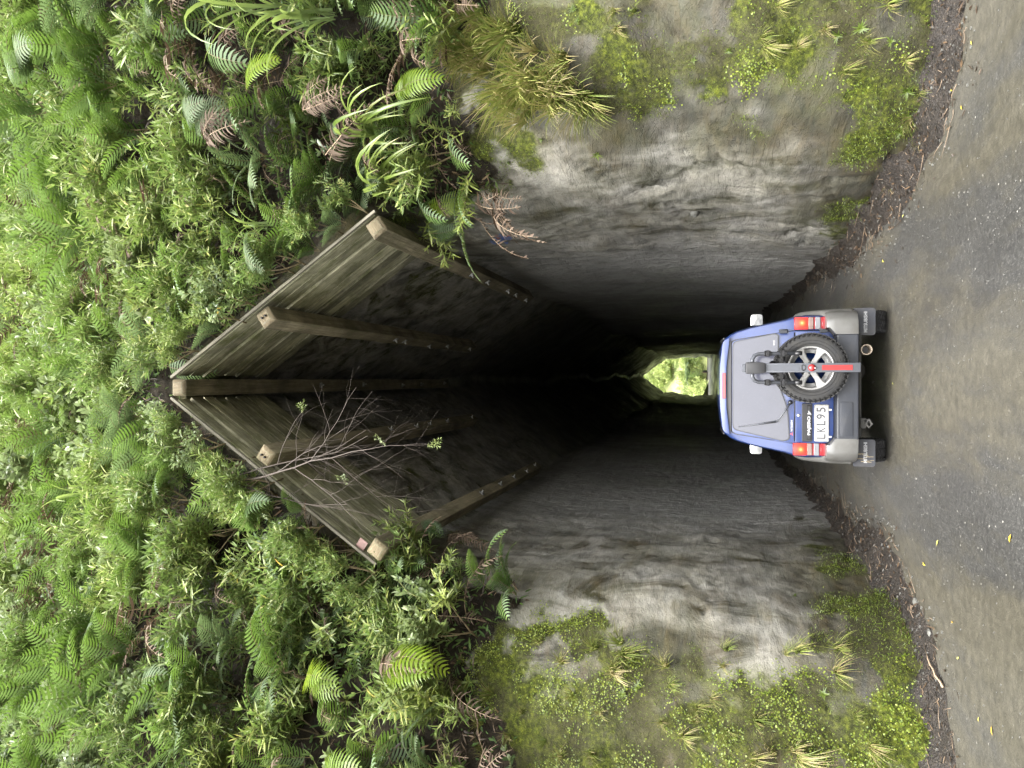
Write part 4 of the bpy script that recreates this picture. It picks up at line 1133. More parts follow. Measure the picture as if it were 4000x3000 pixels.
for p, n in area_samples(bank, 4600):
    x, z = p.x, p.z
    q = random.random(); hn = hill_noise(p, 0.8, 9.0)
    shr = (0.42 if z < 8 else 0.5) if x > 1.5 else (0.35 if z < 6.4 else 0.66)
    if q < shr + 0.25 * hn:
        br = (x < -2.4 and z > 6.5 and random.random() < 0.6) or random.random() < 0.1
        Mx = Matrix.Translation(p + n * random.uniform(0.02, 0.30)) @ frame((n * 0.55 + rv(0.75) + UP * 0.3), UP + n * 0.5) @ Matrix.Scale(random.uniform(0.6, 1.4), 4)
        (pl_b if br else pl_l).append((random.choice(BSPRIGS if br else SPRIGS), Mx))
    else:
        dead = random.random() < (0.46 if z < 7.5 else 0.28)
        Mx = Matrix.Translation(p + n * random.uniform(0.0, 0.28)) @ frame((n * 0.7 + rv(0.7) + UP * (0.2 if not dead else -0.5)), UP + n * 0.6) @ Matrix.Scale(random.uniform(0.7, 1.2), 4)
        (pl_d if dead else pl_f).append((random.choice(FRONDS['ferndead'] if dead else FRONDS['fern'] + FRONDS['fernpale'][:1]), Mx))
tag(join_many('shrub_thicket', None, pl_l, [M['leaf'], M['stem']]), 'dense thicket of narrow leaved shoots filling the bank', 'thicket', kind='stuff')
tag(join_many('broadleaf_thicket', None, pl_b, [M['broad'], M['stem']]), 'thicket of broad leaved shoots on the bank', 'thicket', kind='stuff')
tag(join_many('fern_thicket', None, pl_f, [M['fern'], M['stalk']]), 'mass of dark green fern fronds behind the shrubs', 'fern thicket', kind='stuff')
tag(join_many('dead_fern_mass', None, pl_d, [M['ferndead'], M['drystalk']]), 'mass of dead brown fern fronds hanging under the shrubs', 'dead ferns', kind='stuff')

# low leafy cover between the plants: nobody could count it
def cover_mesh(name, mat, picks, fn):
    mb = MB()
    for (p, n) in picks: fn(mb, p, n)
    me = mb.mesh(name, mat); return me
def face_samples(mask, count, spread=0.03):
    idx = np.argwhere(mask); s = RNG.choice(len(idx), size=count)
    out = []
    for k in s:
        i, j = idx[k]; p = RP[i, j] + RNG.normal(size=3) * spread; out.append((Vector(p), Vector(RN[i, j])))
    return out
X, Y, Z = RP[..., 0], RP[..., 1], RP[..., 2]
vis = (Y > 1.5) & (Y < 14) & (np.abs(X) < 7.5) & (Z < 13.5)
random.seed(21)
def under(mb, p, n):
    q = p + n * random.uniform(0.0, 0.18)
    d = (n * 0.5 + rv(1.0) + Vector((0, 0, -0.25))).normalized()
    leaf(mb, q, d, n + rv(0.4), random.uniform(0.05, 0.13), random.uniform(0.012, 0.03), tint=random.random() ** 1.5, shape='lance')
me = cover_mesh('undergrowth', [M['fern']], face_samples(vis & (RC[..., 1] > 0.5), 16000, 0.05), under)
tag(link_mesh('undergrowth', me), 'dark low undergrowth filling the gaps between the shrubs and ferns', 'undergrowth', kind='stuff')
me = cover_mesh('dead_leaves', [M['litter']], face_samples(vis & (RC[..., 1] > 0.5), 6500, 0.05), under)
tag(link_mesh('dead_leaves', me), 'brown dead leaves and fern scraps caught on the bank', 'dead leaves', kind='stuff')
# small round creeper leaves over the moss
nzc = fbm(RP.reshape(-1, 3) * 2.2 + 4.4, 3).reshape(X.shape)
cm = vis & (RC[..., 0] > 0.40) & (np.abs(X) > 2.3) & (Z > 0.15) & (Z < 5.2) & (nzc > np.where(X > 0, 0.10, -0.12) + 0.3 * RNG.random(nzc.shape)) & (RC[..., 1] < 0.7)
def creep(mb, p, n):
    q = p + n * random.uniform(0.005, 0.045); s = random.uniform(0.007, 0.017)
    leaf(mb, q, n.cross(rv(1)) + n * 0.25, n + rv(0.35), s, s, 0.1, 0.1, tint=min(1, max(0, random.gauss(0.5, 0.25))), shape='round')
me = cover_mesh('creeper', [M['creep']], face_samples(cm, 30000, 0.035), creep)
tag(link_mesh('creeper', me), 'small round creeper leaves matted over the mossy rock', 'creeper', kind='stuff')

mossy = vis & (RC[..., 0] > 0.33) & (Z > 0.05) & (Z < 5.2) & (RC[..., 1] < 0.8) & (Y < 9)
def fuzz(mb, p, n):
    d = (n * 0.8 + rv(0.7)).normalized(); L = random.uniform(0.008, 0.034); sd = d.cross(rv(1)).normalized() * random.uniform(0.0015, 0.004)
    mb.cur = min(1, max(0, random.gauss(0.35, 0.22))); mb.add([p - sd, p + sd, p + d * L], [(0, 1, 2)])
me = cover_mesh('moss', [M['creep']], face_samples(mossy, 90000, 0.03), fuzz)
tag(link_mesh('moss', me), 'soft green moss and seedling grass coating the damp rock', 'moss', kind='stuff')
# grass tufts on the rock edges
random.seed(5)
TUFT_SPOTS = [(1120, 60), (1160, 110), (1200, 150), (1240, 175), (1265, 205), (1290, 215), (1225, 120), (1175, 175), (1130, 140), (1090, 90), (1060, 150), (1100, 190), (1150, 230), (1210, 225),
              (1060, 45), (1010, 30), (980, 90), (1030, 105), (1330, 20), (1660, 100), (1830, 150), (1960, 130), (1990, 200), (1880, 90),
              (905, 1330), (940, 1360), (965, 1300), (990, 1420), (1010, 1480), (1130, 1540), (1100, 1590), (1180, 1600), (1290, 1400), (1330, 1440), (1345, 1390), (1450, 1480), (1540, 1510), (1480, 1590), (1565, 1440), (1640, 1560), (1240, 1500), (1430, 1560), (1720, 1620),
              (1010, 1540), (1050, 1630), (940, 1420), (920, 1290)]
TUFT_SPOTS = TUFT_SPOTS + [(random.uniform(1040, 1900), random.uniform(1370, 1650)) for _ in range(26)] + [(random.uniform(1050, 1950), random.uniform(5, 120)) for _ in range(6)]
TUFT_SPOTS = TUFT_SPOTS[:24] + [(px + random.uniform(-45, 45), max(3, py + random.uniform(-35, 35))) for px, py in TUFT_SPOTS[:20]] + [(1990, 330), (2005, 375), (1965, 415), (1975, 255), (2000, 300), (1940, 385)] + TUFT_SPOTS[24:]
for k, (px, py) in enumerate(TUFT_SPOTS):
    p, n = at(px, py)
    if p is None: continue
    fine = 880 < px < 1000 and py > 1250
    me = random.choice(FINE_TUFTS if fine else TUFTS)
    d = n * 0.7 + UP * (0.35 if not fine else -0.2) + rv(0.3)
    big = 1.15 if (px < 1300 and py < 260) else random.uniform(0.35, 0.7)
    o = link_mesh('grass_tuft', me, None, Matrix.Translation(p) @ frame(d, UP + rv(0.2)) @ Matrix.Scale(big * random.uniform(0.8, 1.2), 4))
    side = 'right' if py < 830 else 'left'; tone = '' if fine else ('green ', 'mixed colour ', 'straw coloured ')[TUFTS.index(me) % 3]
    tag(o, tone + ('long grass over the right rock, ' if big > 1 else 'fine soft grass below the left hand ferns, ' if fine else f'tuft on the {side} mossy rock, ') + ('near the top edge' if p.z > 3.2 else 'high up' if p.z > 2.2 else 'at head height' if p.z > 1.2 else 'close to the ground') + (' by the frame edge' if abs(p.x) > 2.75 else ''), 'grass tuft', 'grass tufts on the rock edges')
# small leafy herbs rooted on the rock
herb = []
for k in range(3):
    random.seed(600 + k); mb = MB()
    for q in range((9, 13, 16)[k]):
        a = q * 2.4; d = Vector((math.cos(a), 0.6 + 0.1 * (q % 3), math.sin(a)))
        leaf(mb, Vector((0, 0.02, 0)), d, Vector((0, 1, 0)), random.uniform(0.035, 0.10), random.uniform(0.010, 0.020), tint=random.random(), curl=0.25)
    mb.tube([(0, -0.03, 0), (0, 0.03, 0)], 0.004, 4)
    herb.append(mb.mesh('herb', [M['herb']]))
random.seed(8)
for px, py in [(1715, 62), (1810, 75), (1860, 60), (1575, 108), (1680, 100), (1925, 90), (1960, 195), (1500, 130), (1945, 285), (1380, 1485), (1345, 1500), (1780, 1500), (1835, 1300), (1290, 330), (1240, 20), (1250, 45), (1100, 350), (1170, 300), (1720, 1290)]:
    p, n = at(px, py)
    if p is None: continue
    o = link_mesh('herb', random.choice(herb), None, Matrix.Translation(p) @ frame(n + UP * 0.3 + rv(0.2), UP) @ Matrix.Scale(random.uniform(0.4, 0.95), 4))
    tag(o, 'small green herb on the ' + ('right' if py < 830 else 'left') + ' rock wall, ' + ('high up' if p.z > 2.0 else 'at waist height' if p.z > 0.8 else 'close to the ground') + (' at the frame edge' if abs(p.x) > 2.7 else ''), 'herb', 'small herbs on the rock')

# long woody stems reaching out of the shrubs
random.seed(31)
STEMS = [((20, 1165), (455, 1150), 'long pale woody stem leaning across the left of the bank'), ((290, 1060), (545, 1110), 'thin bent stem running down beside the left slope of the canopy'),
         ((55, 295), (260, 190), 'thick bare branch slanting across the dark top right of the bank'), ((60, 335), (175, 310), 'short crooked bare branch near the top right of the bank'),
         ((430, 1245), (505, 1150), 'short bare stem crossing the ferns on the left of the bank'), ((600, 1505), (765, 1510), 'straight brown stem behind the large lime fern frond'),
         ((465, 305), (520, 390), 'pale broken twig standing out of the shrubs right of the canopy'), ((20, 1010), (130, 1130), 'thin stem at the top of the bank left of the ridge')]
for (a, b, lab) in STEMS:
    pa, na = at(*a); pb, nb_ = at(*b)
    if pa is None or pb is None: continue
    pa = pa + na * 0.55; pb = pb + nb_ * 0.30; pts = []
    for i in range(13):
        s = i / 12; pts.append(pb.lerp(pa, s) + rv(0.03) + (na * 0.18) * math.sin(math.pi * s))
    pts = [pts[0] - nb_ * 0.45] + pts
    mb = MB(); r0 = 0.024 if 'thick' in lab else 0.015
    mb.tube(pts, [r0 * (1 - 0.65 * i / 13) for i in range(14)], 7, 0)
    for i in (5, 8, 10):
        q = pts[i]; d = rv(1).normalized(); mb.tube([q, q + d * 0.12 + UP * 0.03, q + d * 0.24 + UP * 0.09], [0.006, 0.004, 0.002], 5, 0)
    o = mb.build('leaning_branch', [M['bark']]); tag(o, lab, 'stem')

# leafless twiggy branch hanging in front of the left side of the canopy
def dead_branch():
    random.seed(77)
    root = empty('bare_branch', (-1.05, 6.5, 6.45)); tag(root, 'reddish leafless twiggy branch hanging in front of the left slope of the canopy', 'branch')
    mb = MB(); tips = []
    def grow(p, d, L, r, depth):
        n = 7; pts = [p]; rr = [r]
        for i in range(n):
            d = (d + rv(0.17) + Vector((0, -0.01, -0.015))).normalized(); p = p + d * (L / n); pts.append(p); rr.append(r * (1 - 0.72 * (i + 1) / n))
        mb.tube(pts, [q * 0.88 for q in rr], 5 if depth < 2 else 4, 0, caps=False)
        if depth >= 3: tips.append((p, d)); return
        k = (6, 5, 3)[depth]
        for q in range(k):
            i = 2 + int((n - 2) * q / k); sd = rv(1.0); sd.y *= 0.5
            dd = (d * 0.5 + sd * 0.75 + Vector((0.12, 0, -0.35))).normalized()
            grow(pts[i], dd, L * random.uniform(0.45, 0.7), rr[i] * 0.62, depth + 1)
        tips.append((p, d))
    grow(Vector((0, 0, 0)), Vector((0.10, -0.12, -1.0)).normalized(), 1.75, 0.015, 0)
    grow(Vector((0.05, 0, 0.05)), Vector((0.42, -0.10, -1.0)).normalized(), 1.6, 0.011, 1)
    grow(Vector((-0.05, 0, 0.05)), Vector((-0.22, -0.10, -1.0)).normalized(), 1.35, 0.010, 1)
    mb.build('twigs', [M['redtwig']], root)
    for k in range(4):
        q, d = random.choice(tips); 
        link_mesh('sprig', random.choice(BSPRIGS + SPRIGS), root, Matrix.Translation(q) @ frame(d + rv(0.3) + UP * 0.2, UP) @ Matrix.Scale(0.34, 4))
    for k in range(3):
        link_mesh('sprig', random.choice(BSPRIGS), root, Matrix.Translation(Vector((random.uniform(-0.25, 0.2), -0.05, random.uniform(-0.35, 0.1)))) @ frame(rv(0.8) + Vector((0, -0.6, 0.3)), UP) @ Matrix.Scale(0.55, 4))
dead_branch()

# ------------------------------------------------------------------ litter along the verges
random.seed(41)
def verge_pt(side, ymin=3.6, ymax=16, wmin=0.0, wmax=1.0):
    L, nn, wid = VERGE[side]
    while True:
        k = random.randrange(len(L))
        if ymin < L[k, 1] < ymax and random.random() < min(1.0, 6.5 / max(L[k, 1], 1)): break
    w = random.uniform(wmin, wmax); p = L[k] + nn[k] * w * wid[k]
    z = ground_h(p[0], p[1]); h = 0.15 * (1 - max(0, w)) ** 1.5
    hit, _, _, _ = VT[side].ray_cast(Vector((p[0], p[1], z + 1.2)), Vector((0, 0, -1)))
    return Vector((p[0], p[1], max(z, hit.z if hit else z) + 0.004))
VT = {}
vobs = [o for o in COL.objects if o.name.startswith('soil_verge')]
for side, o in zip((-1, 1), vobs):
    VT[side] = BVHTree.FromPolygons([v.co for v in o.data.vertices], [tuple(p.vertices) for p in o.data.polygons])
mbl, mbt, mbs = MB(), MB(), MB()
for k in range(3400):
    p = verge_pt(random.choice((-1, 1)), 3.4, 18, -0.1, 1.0 if random.random() < 0.8 else 1.7)
    a = random.uniform(0, 6.28); d = Vector((math.cos(a), math.sin(a), random.uniform(-0.05, 0.35)))
    leaf(mbl, p + UP * random.uniform(0, 0.02), d, UP + rv(0.5), random.uniform(0.025, 0.085), random.uniform(0.006, 0.022), curl=random.uniform(-0.3, 0.4), tint=random.random() ** 1.25, shape=random.choice(('lance', 'lance', 'ovate')))
for k in range(520):
    p = verge_pt(random.choice((-1, 1)), 3.4, 15, -0.1, 1.15); a = random.gauss(1.57, 0.7); d = Vector((math.cos(a), math.sin(a), random.uniform(-0.03, 0.12))); L = random.uniform(0.06, 0.30)
    q = p + UP * 0.012; mbt.tube([q, q + d * L * 0.5 + rv(0.012), q + d * L], [0.003, 0.0025, 0.0015], 4, 0)
def pebble(mb, p, s, mi=0):
    V = []; r = [s * random.uniform(0.7, 1.2) for _ in range(10)]
    for z, n, k in ((-0.3, 4, 0.8), (0.25, 4, 0.9)):
        for q in range(n):
            a = q * 1.57 + z; V.append(p + Vector((math.cos(a) * r[q] * k, math.sin(a) * r[q + 3] * k * 0.8, z * s)))
    V.append(p + Vector((0, 0, 0.55 * s)))
    mb.add(V, [(0, 1, 5, 4), (1, 2, 6, 5), (2, 3, 7, 6), (3, 0, 4, 7), (4, 5, 8), (5, 6, 8), (6, 7, 8), (7, 4, 8)])
for k in range(1500):
    pebble(mbs, verge_pt(random.choice((-1, 1)), 3.4, 18, 0.0, 1.35), random.choice((0.006, 0.008, 0.011, 0.016)))
for k in range(900):
    x, y = random.uniform(-2.3, 2.3), random.uniform(3.2, 9); pebble(mbs, Vector((x, y, ground_h(x, y) + 0.003)), random.uniform(0.003, 0.008))
tag(mbl.build('leaf_litter', [M['litter']]), 'wet brown leaf litter along the foot of both rock walls', 'leaf litter', kind='stuff')
tag(mbt.build('twig_litter', [M['twig']]), 'thin broken twigs scattered along the foot of both rock walls', 'twig litter', kind='stuff')
tag(mbs.build('gravel', [M['stone']]), 'loose gravel along the road edges', 'gravel', kind='stuff')
leafme = []
for k in range(4):
    random.seed(700 + k); mb = MB(); leaf(mb, Vector((0, 0, 0)), Vector((0, 1, 0.1)), UP, 0.085, 0.030, 0.3, 0.15, tint=(0.1, 0.45, 0.8, 1.0)[k], shape='ovate'); leafme.append(mb.mesh('fallen_leaf', [M['yellow']]))
random.seed(51)
for px, py, lab in [(2082, 236, 'bright yellow fallen leaf on the right-hand verge by the grass clump'), (2105, 95, 'pale green fallen leaf at the lower right corner verge'), (2060, 195, 'small yellow leaf on the soil of the right-hand verge'), (1985, 300, 'curled yellow leaf below the straw grass on the right'),
                    (1955, 470, 'yellow leaf on the dark soil of the right-hand verge'), (1910, 560, 'small ochre leaf on the road edge at the right'), (2065, 1345, 'pale yellow fallen leaf on the left-hand side of the road'), (2030, 1180, 'small green yellow leaf on the road by the left verge'), (2075, 1425, 'long yellow leaf lying on the left-hand verge'),
                    (2120, 1560, 'yellow leaf near the lower left corner of the road'), (2000, 1215, 'thin yellow leaf beside the left-hand twigs'), (2150, 1590, 'pale yellow strap leaf at the lower left corner'), (2190, 1155, 'tiny yellow leaf alone on the open road'), (1935, 830, 'tiny yellow leaf on the road behind the car')]:
    X_, Y_ = px * 4000 / 2212, py * 4000 / 2212
    d = _fw + _rt * ((1500 - Y_) / 2800) + _up * ((2000 - X_) / 2800)
    t = CAM_H / -d.z if d.z < 0 else 5; g = CAMP + d * t; z = ground_h(g.x, g.y) + 0.008
    for sd in (-1, 1):
        hit, _, _, _ = VT[sd].ray_cast(CAMP, d.normalized())
        if hit: g = hit; z = max(z, hit.z + 0.006)
    o = link_mesh('fallen_leaf', random.choice(leafme), None, Matrix.Translation((g.x, g.y, z)) @ Matrix.Rotation(random.uniform(0, 6.28), 4, 'Z') @ Matrix.Scale(random.uniform(0.35, 0.75), 4))
    tag(o, lab, 'leaf', 'fallen leaves by the road')
random.seed(52)
for k, lab in enumerate(['long orange brown stick lying on the left-hand verge', 'dark curved stick along the edge of the left-hand verge', 'thin pale stick crossing the left-hand verge', 'long brown stick lying along the right-hand verge edge', 'short forked stick on the right-hand verge', 'reddish stick half buried in the right-hand verge', 'straight twig near the lower left corner', 'bent twig near the lower right corner']):
    side = -1 if 'left' in lab else 1
    p = verge_pt(side, 4.0, 7.5, 0.3, 0.95); a = 1.57 + random.uniform(-0.5, 0.5); mb = MB(); L = random.uniform(0.25, 0.5)
    d = Vector((math.cos(a), math.sin(a), 0.02)); pts = [d * (L * s) + Vector((0, 0, 0.012 + 0.02 * math.sin(3 * s))) + rv(0.008) for s in np.linspace(0, 1, 7)]
    mb.tube(pts, [0.008, 0.0085, 0.0075, 0.007, 0.006, 0.005, 0.003], 6)
    if 'forked' in lab: mb.tube([pts[3], pts[3] + Vector((0.06, 0.05, 0.03)), pts[3] + Vector((0.1, 0.11, 0.04))], [0.005, 0.004, 0.002], 5)
    o = mb.build('stick', [M['twig'] if k % 2 else M['drystalk']]); o.location = p; tag(o, lab, 'stick', 'sticks on the verges')
for k, lab in enumerate(['flat pale stone among the litter of the left-hand verge', 'grey stone at the foot of the left rock wall', 'small white stone on the left-hand verge', 'grey stone on the right-hand verge', 'flat stone at the edge of the right-hand verge']):
    side = -1 if 'left' in lab else 1
    p = verge_pt(side, 4.5, 8, 0.2, 0.7); mb = MB(); V = []
    bm = bmesh.new(); bmesh.ops.create_icosphere(bm, subdivisions=2, radius=1.0)
    for v in bm.verts: v.co *= 1 + 0.3 * random.uniform(-1, 1) * 0.5; v.co.z *= 0.45
    me = bpy.data.meshes.new('stone'); bm.to_mesh(me); bm.free(); me.materials.append(M['stone'])
    o = link_mesh('stone', me, None, Matrix.Translation(p) @ Matrix.Rotation(random.uniform(0, 6), 4, 'Z') @ Matrix.Scale(random.uniform(0.03, 0.055), 4)); tag(o, lab, 'stone', 'stones on the verges')

# round knob of rock on the right-hand wall, and a faded spray paint scribble
p, n = at(1500, 458)
bm = bmesh.new(); bmesh.ops.create_icosphere(bm, subdivisions=3, radius=0.055)
for v in bm.verts: v.co *= 1 + 0.25 * perlin(np.array([list(v.co * 30)]))[0]
me = bpy.data.meshes.new('rock_knob'); bm.to_mesh(me); bm.free(); me.materials.append(M['stone'])
for f in me.polygons: f.use_smooth = True
o = link_mesh('rock_knob', me, None, Matrix.Translation(p)); tag(o, 'small rounded knob of stone sticking out of the pale right rock wall', 'rock')
random.seed(9)
groot = None
for k in range(11):
    x0, y0 = 1085 + random.uniform(-18, 20), 517 + random.uniform(-9, 9); pts = []; nn = None
    for s in range(6):
        q, nn = at(x0 + (s - 2.5) * random.uniform(3, 5), y0 + (s - 2.5) * random.uniform(-2.0, 2.2) + random.uniform(-2, 2))
        if q is not None: pts.append(q + nn * 0.006)
    if len(pts) < 3: continue
    if groot is None:
        groot = empty('graffiti', pts[0]); tag(groot, 'faded blue and red spray paint scribble on the right rock wall', 'graffiti')
    mb = MB(); V = []
    for q in pts: V += [q - UP * 0.009 - groot.location, q + UP * 0.009 - groot.location]
    mb.add(V, [(2 * i, 2 * i + 2, 2 * i + 3, 2 * i + 1) for i in range(len(pts) - 1)])
    mb.build('paint_stroke', [M['redpaint'] if k in (4, 8) else M['bluepaint']], groot)

# ------------------------------------------------------------------ beyond the far mouth: a bright bushy slope
def far_slope():
    xs = np.linspace(-40, 40, 70); ys = np.linspace(76, 130, 50)
    X, Y = np.meshgrid(xs, ys)
    Pn = np.stack([X, Y, 0 * X], -1)
    Z = 1.45 + (np.clip(Y - 80 + 0.12 * X, 0, 60) * 0.75) + 0.8 * fbm(Pn * 0.2, 3)
    F = []; n, m_ = X.shape; idx = np.arange(n * m_).reshape(n, m_)
    F = np.stack([idx[:-1, :-1], idx[:-1, 1:], idx[1:, 1:], idx[1:, :-1]], -1).reshape(-1, 4)
    me = bpy.data.meshes.new('far_hill'); me.from_pydata(np.stack([X, Y, Z], -1).reshape(-1, 3).tolist(), [], F.tolist())
    me.materials.append(FAR_MAT); me.update(); tag(link_mesh('far_hill', me), kind='structure')
    return BVHTree.FromPolygons([tuple(v) for v in np.stack([X, Y, Z], -1).reshape(-1, 3)], [tuple(f) for f in F])
FB = far_slope()
random.seed(61)
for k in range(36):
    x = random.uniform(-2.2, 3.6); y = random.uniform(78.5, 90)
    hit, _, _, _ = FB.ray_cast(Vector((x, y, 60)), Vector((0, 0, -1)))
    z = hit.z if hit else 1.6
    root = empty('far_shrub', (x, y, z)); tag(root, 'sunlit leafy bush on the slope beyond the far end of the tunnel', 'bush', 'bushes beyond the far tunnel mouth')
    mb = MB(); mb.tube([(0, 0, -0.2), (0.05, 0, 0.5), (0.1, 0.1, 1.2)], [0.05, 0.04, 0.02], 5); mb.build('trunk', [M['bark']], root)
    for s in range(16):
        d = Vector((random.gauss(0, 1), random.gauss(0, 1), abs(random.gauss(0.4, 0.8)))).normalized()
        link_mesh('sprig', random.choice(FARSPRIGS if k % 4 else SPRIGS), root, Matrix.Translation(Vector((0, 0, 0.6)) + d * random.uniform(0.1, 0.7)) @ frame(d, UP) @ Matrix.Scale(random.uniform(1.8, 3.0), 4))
root = empty('tree_fern', (0.9, 80.0, 1.6)); tag(root, 'tree fern with a dark trunk beyond the far end of the tunnel', 'tree fern')
mb = MB(); mb.tube([(0, 0, -0.2), (-0.1, 0, 0.8), (-0.15, 0, 1.8)], [0.16, 0.14, 0.13], 8); mb.build('trunk', [M['under']], root)
for k in range(13):
    a = k * 0.483; d = Vector((math.cos(a), math.sin(a), 0.7)); link_mesh('frond', FRONDS['fernpale'][k % 3], root, Matrix.Translation((-0.15, 0, 1.8)) @ frame(d, UP) @ Matrix.Scale(3.0, 4))

# ------------------------------------------------------------------ the car: small blue four wheel drive seen from behind
CARX, CARY = -0.07, 7.70
def build_car():
    root = empty('off_road_car', (CARX, CARY, 0.0))
    tag(root, 'small blue and silver off-road car driving into the tunnel with its tail lights lit', 'car')
    def lean(z): return max(0.0, z - 0.95) * 0.13
    # ---- body shell: sections from the tailgate to the nose, half outlines mirrored
    half = [(0.0, 0.46), (0.60, 0.46), (0.685, 0.52), (0.715, 0.66), (0.718, 0.80), (0.700, 0.93), (0.676, 1.00), (0.640, 1.17), (0.604, 1.34), (0.568, 1.46), (0.535, 1.53), (0.490, 1.585), (0.43, 1.612), (0.22, 1.632), (0.0, 1.637)]
    def sect(y, wk=1.0, top=9.0, inset=0.0, hood=None):
        P = []
        for x, z in half:
            zz = z; xx = max(0, x - inset) * wk if x > 0 else 0
            if hood is not None and z > 0.93:
                f = (z - 0.93) / (1.637 - 0.93); zz = 0.93 + f * (hood - 0.93); xx = (0.70 - 0.70 * max(0, (f - 0.55)) / 0.45) * wk if f > 0.55 else (0.70 - inset) * wk
            P.append((xx, zz))
        return P
    st = [(0.0, sect(0, 1, inset=0.035)), (0.012, sect(0, 1, inset=0.015)), (0.05, sect(0, 1.0)), (0.5, sect(0, 1.0)), (1.2, sect(0, 1.0)), (1.62, sect(0, 1.0)),
          (1.80, sect(0, 1.0)), (2.25, sect(0, 0.985, hood=1.06)), (2.75, sect(0, 0.96, hood=1.00)), (3.12, sect(0, 0.90, hood=0.94)), (3.20, sect(0, 0.82, hood=0.90))]
    mb = MB(); V = []; n = len(half); m_ = 2 * n - 2
    for k, (y, P) in enumerate(st):
        ring = P + [(-x, z) for x, z in P[-2:0:-1]]
        for x, z in ring:
            ly = lean(z) * max(0, 1 - k / 4) if k < 4 else 0
            V.append((x, y + ly, z - (0.035 if (k == 0 and z > 1.5) else 0)))
    F = []
    for k in range(len(st) - 1):
        for i in range(m_):
            a, b = k * m_ + i, k * m_ + (i + 1) % m_; F.append((a, a + m_, b + m_, b))
    # tailgate end: strips between left and right
    for i in range(n - 1):
        l0, l1 = (m_ - i) % m_, (m_ - i - 1) % m_
        if i == 0: F.append((0, 1, m_ - 1))
        elif i == n - 2: F.append((i, i + 1, l0))
        else: F.append((i, i + 1, l1, l0))
    b = (len(st) - 1) * m_; F.append(tuple(range(b + m_ - 1, b - 1, -1)))
    mb.add(V, F, 0, True)
    body = mb.build('body', [M['paint']], root, merge=True, autosmooth=R(35))
    # side and front glass, set 3 mm proud
    def pane(name, pts, mat=M['black'], parent=body):
        q = MB(); q.add(pts, [tuple(range(len(pts)))]); q.add([(x * 0.985, y, z) for x, y, z in pts], [tuple(range(len(pts) - 1, -1, -1))]); return q.build(name, [mat], parent)
    def bx(z): return float(np.interp(z, [0.46, 0.52, 0.66, 0.8, 0.93, 1.0, 1.17, 1.34, 1.46, 1.53], [0.6, 0.685, 0.715, 0.718, 0.70, 0.676, 0.64, 0.604, 0.568, 0.535]))
    for s in (1, -1):
        pane('side_window', [(s * (bx(z) + 0.004), y, z) for y, z in ((0.32, 1.03), (0.95, 1.03), (0.95, 1.47), (0.42, 1.47))][::s])
        pane('side_window', [(s * (bx(z) + 0.004), y, z) for y, z in ((1.05, 1.03), (1.75, 1.03), (1.70, 1.47), (1.05, 1.47))][::s])
    pane('windscreen', [(-0.60, 2.18, 1.10), (0.60, 2.18, 1.10), (0.47, 1.86, 1.56), (-0.47, 1.86, 1.56)])
    # ---- tailgate door with its own edge gap, glass, wiper, handle, lock, hinges
    dpoly = rounded([(-0.565, 0.60, 0.05), (-0.50, 0.548, 0.04), (0.50, 0.548, 0.04), (0.552, 0.60, 0.05), (0.556, 0.93, 0.02), (0.478, 1.47, 0.02), (0.452, 1.515, 0.05), (-0.466, 1.515, 0.05), (-0.492, 1.47, 0.02), (-0.572, 0.93, 0.02)], 0.02, 3)
    def scaled(poly, d): 
        c = Vector((sum(p[0] for p in poly) / len(poly), sum(p[1] for p in poly) / len(poly)))
        return [(p[0] + (d if p[0] > c.x else -d), p[1] + (d if p[1] > c.y else -d)) for p in poly]
    gap = MB(); gap.prism(scaled(dpoly, 0.007), -0.004, 0.02, 0, lambda x, z: lean(z)); gap.build('door_gap', [M['black']], body)
    def door_y(x, z): return lean(z) + (0.010 if z < 0.905 else 0.0)
    mb = MB(); mb.prism(dpoly, -0.016, 0.01, 0, lambda x, z: lean(z))
    door = mb.build('tailgate', [M['paint']], root, bevel=0.008, seg=2)
    crease = MB(); crease.tube([(-0.55, -0.014, 0.915), (0.0, -0.017, 0.912), (0.54, -0.014, 0.915)], 0.006, 6); crease.build('body_crease', [M['black']], door)
    lower = MB(); lower.prism(rounded([(-0.553, 0.60, 0.05), (-0.49, 0.556, 0.03), (0.49, 0.556, 0.03), (0.545, 0.60, 0.05), (0.55, 0.905, 0.01), (-0.563, 0.905, 0.01)], 0.02, 3), -0.024, -0.012); lower.build('lower_panel', [M['paint']], door, bevel=0.006, seg=2)
    gpoly = rounded([(0.452, 1.498, 0.05), (0.526, 1.105, 0.06), (0.515, 1.072, 0.03), (0.02, 1.072, 0.16), (-0.215, 0.985, 0.10), (-0.525, 0.968, 0.05), (-0.548, 1.02, 0.04), (-0.440, 1.498, 0.05)], 0.04, 5)
    seal = MB(); seal.prism(scaled(gpoly, 0.009), -0.020, -0.010, 0, lambda x, z: lean(z)); seal.build('window_seal', [M['black']], door)
    gl = MB(); gl.prism(gpoly, -0.0225, -0.012, 0, lambda x, z: lean(z)); gl.build('rear_window', [M['glass']], door)
    def on(x, z, off): return Vector((x, -0.0225 + lean(z) - off, z))
    w = MB(); w.tube([on(-0.162, 0.953, 0.012), on(-0.26, 1.015, 0.030), on(-0.362, 1.085, 0.026)], [0.011, 0.008, 0.007], 8, 0); w.tube([on(-0.352, 1.085, 0.026), on(-0.385, 1.25, 0.018), on(-0.418, 1.448, 0.012)], [0.007, 0.006, 0.004], 8, 0)
    w.lathe([(0.0, -0.045), (0.018, -0.043), (0.022, -0.03), (0.022, 0.0)], 12, 1, Matrix.Translation((-0.162, 0.0, 0.953)))
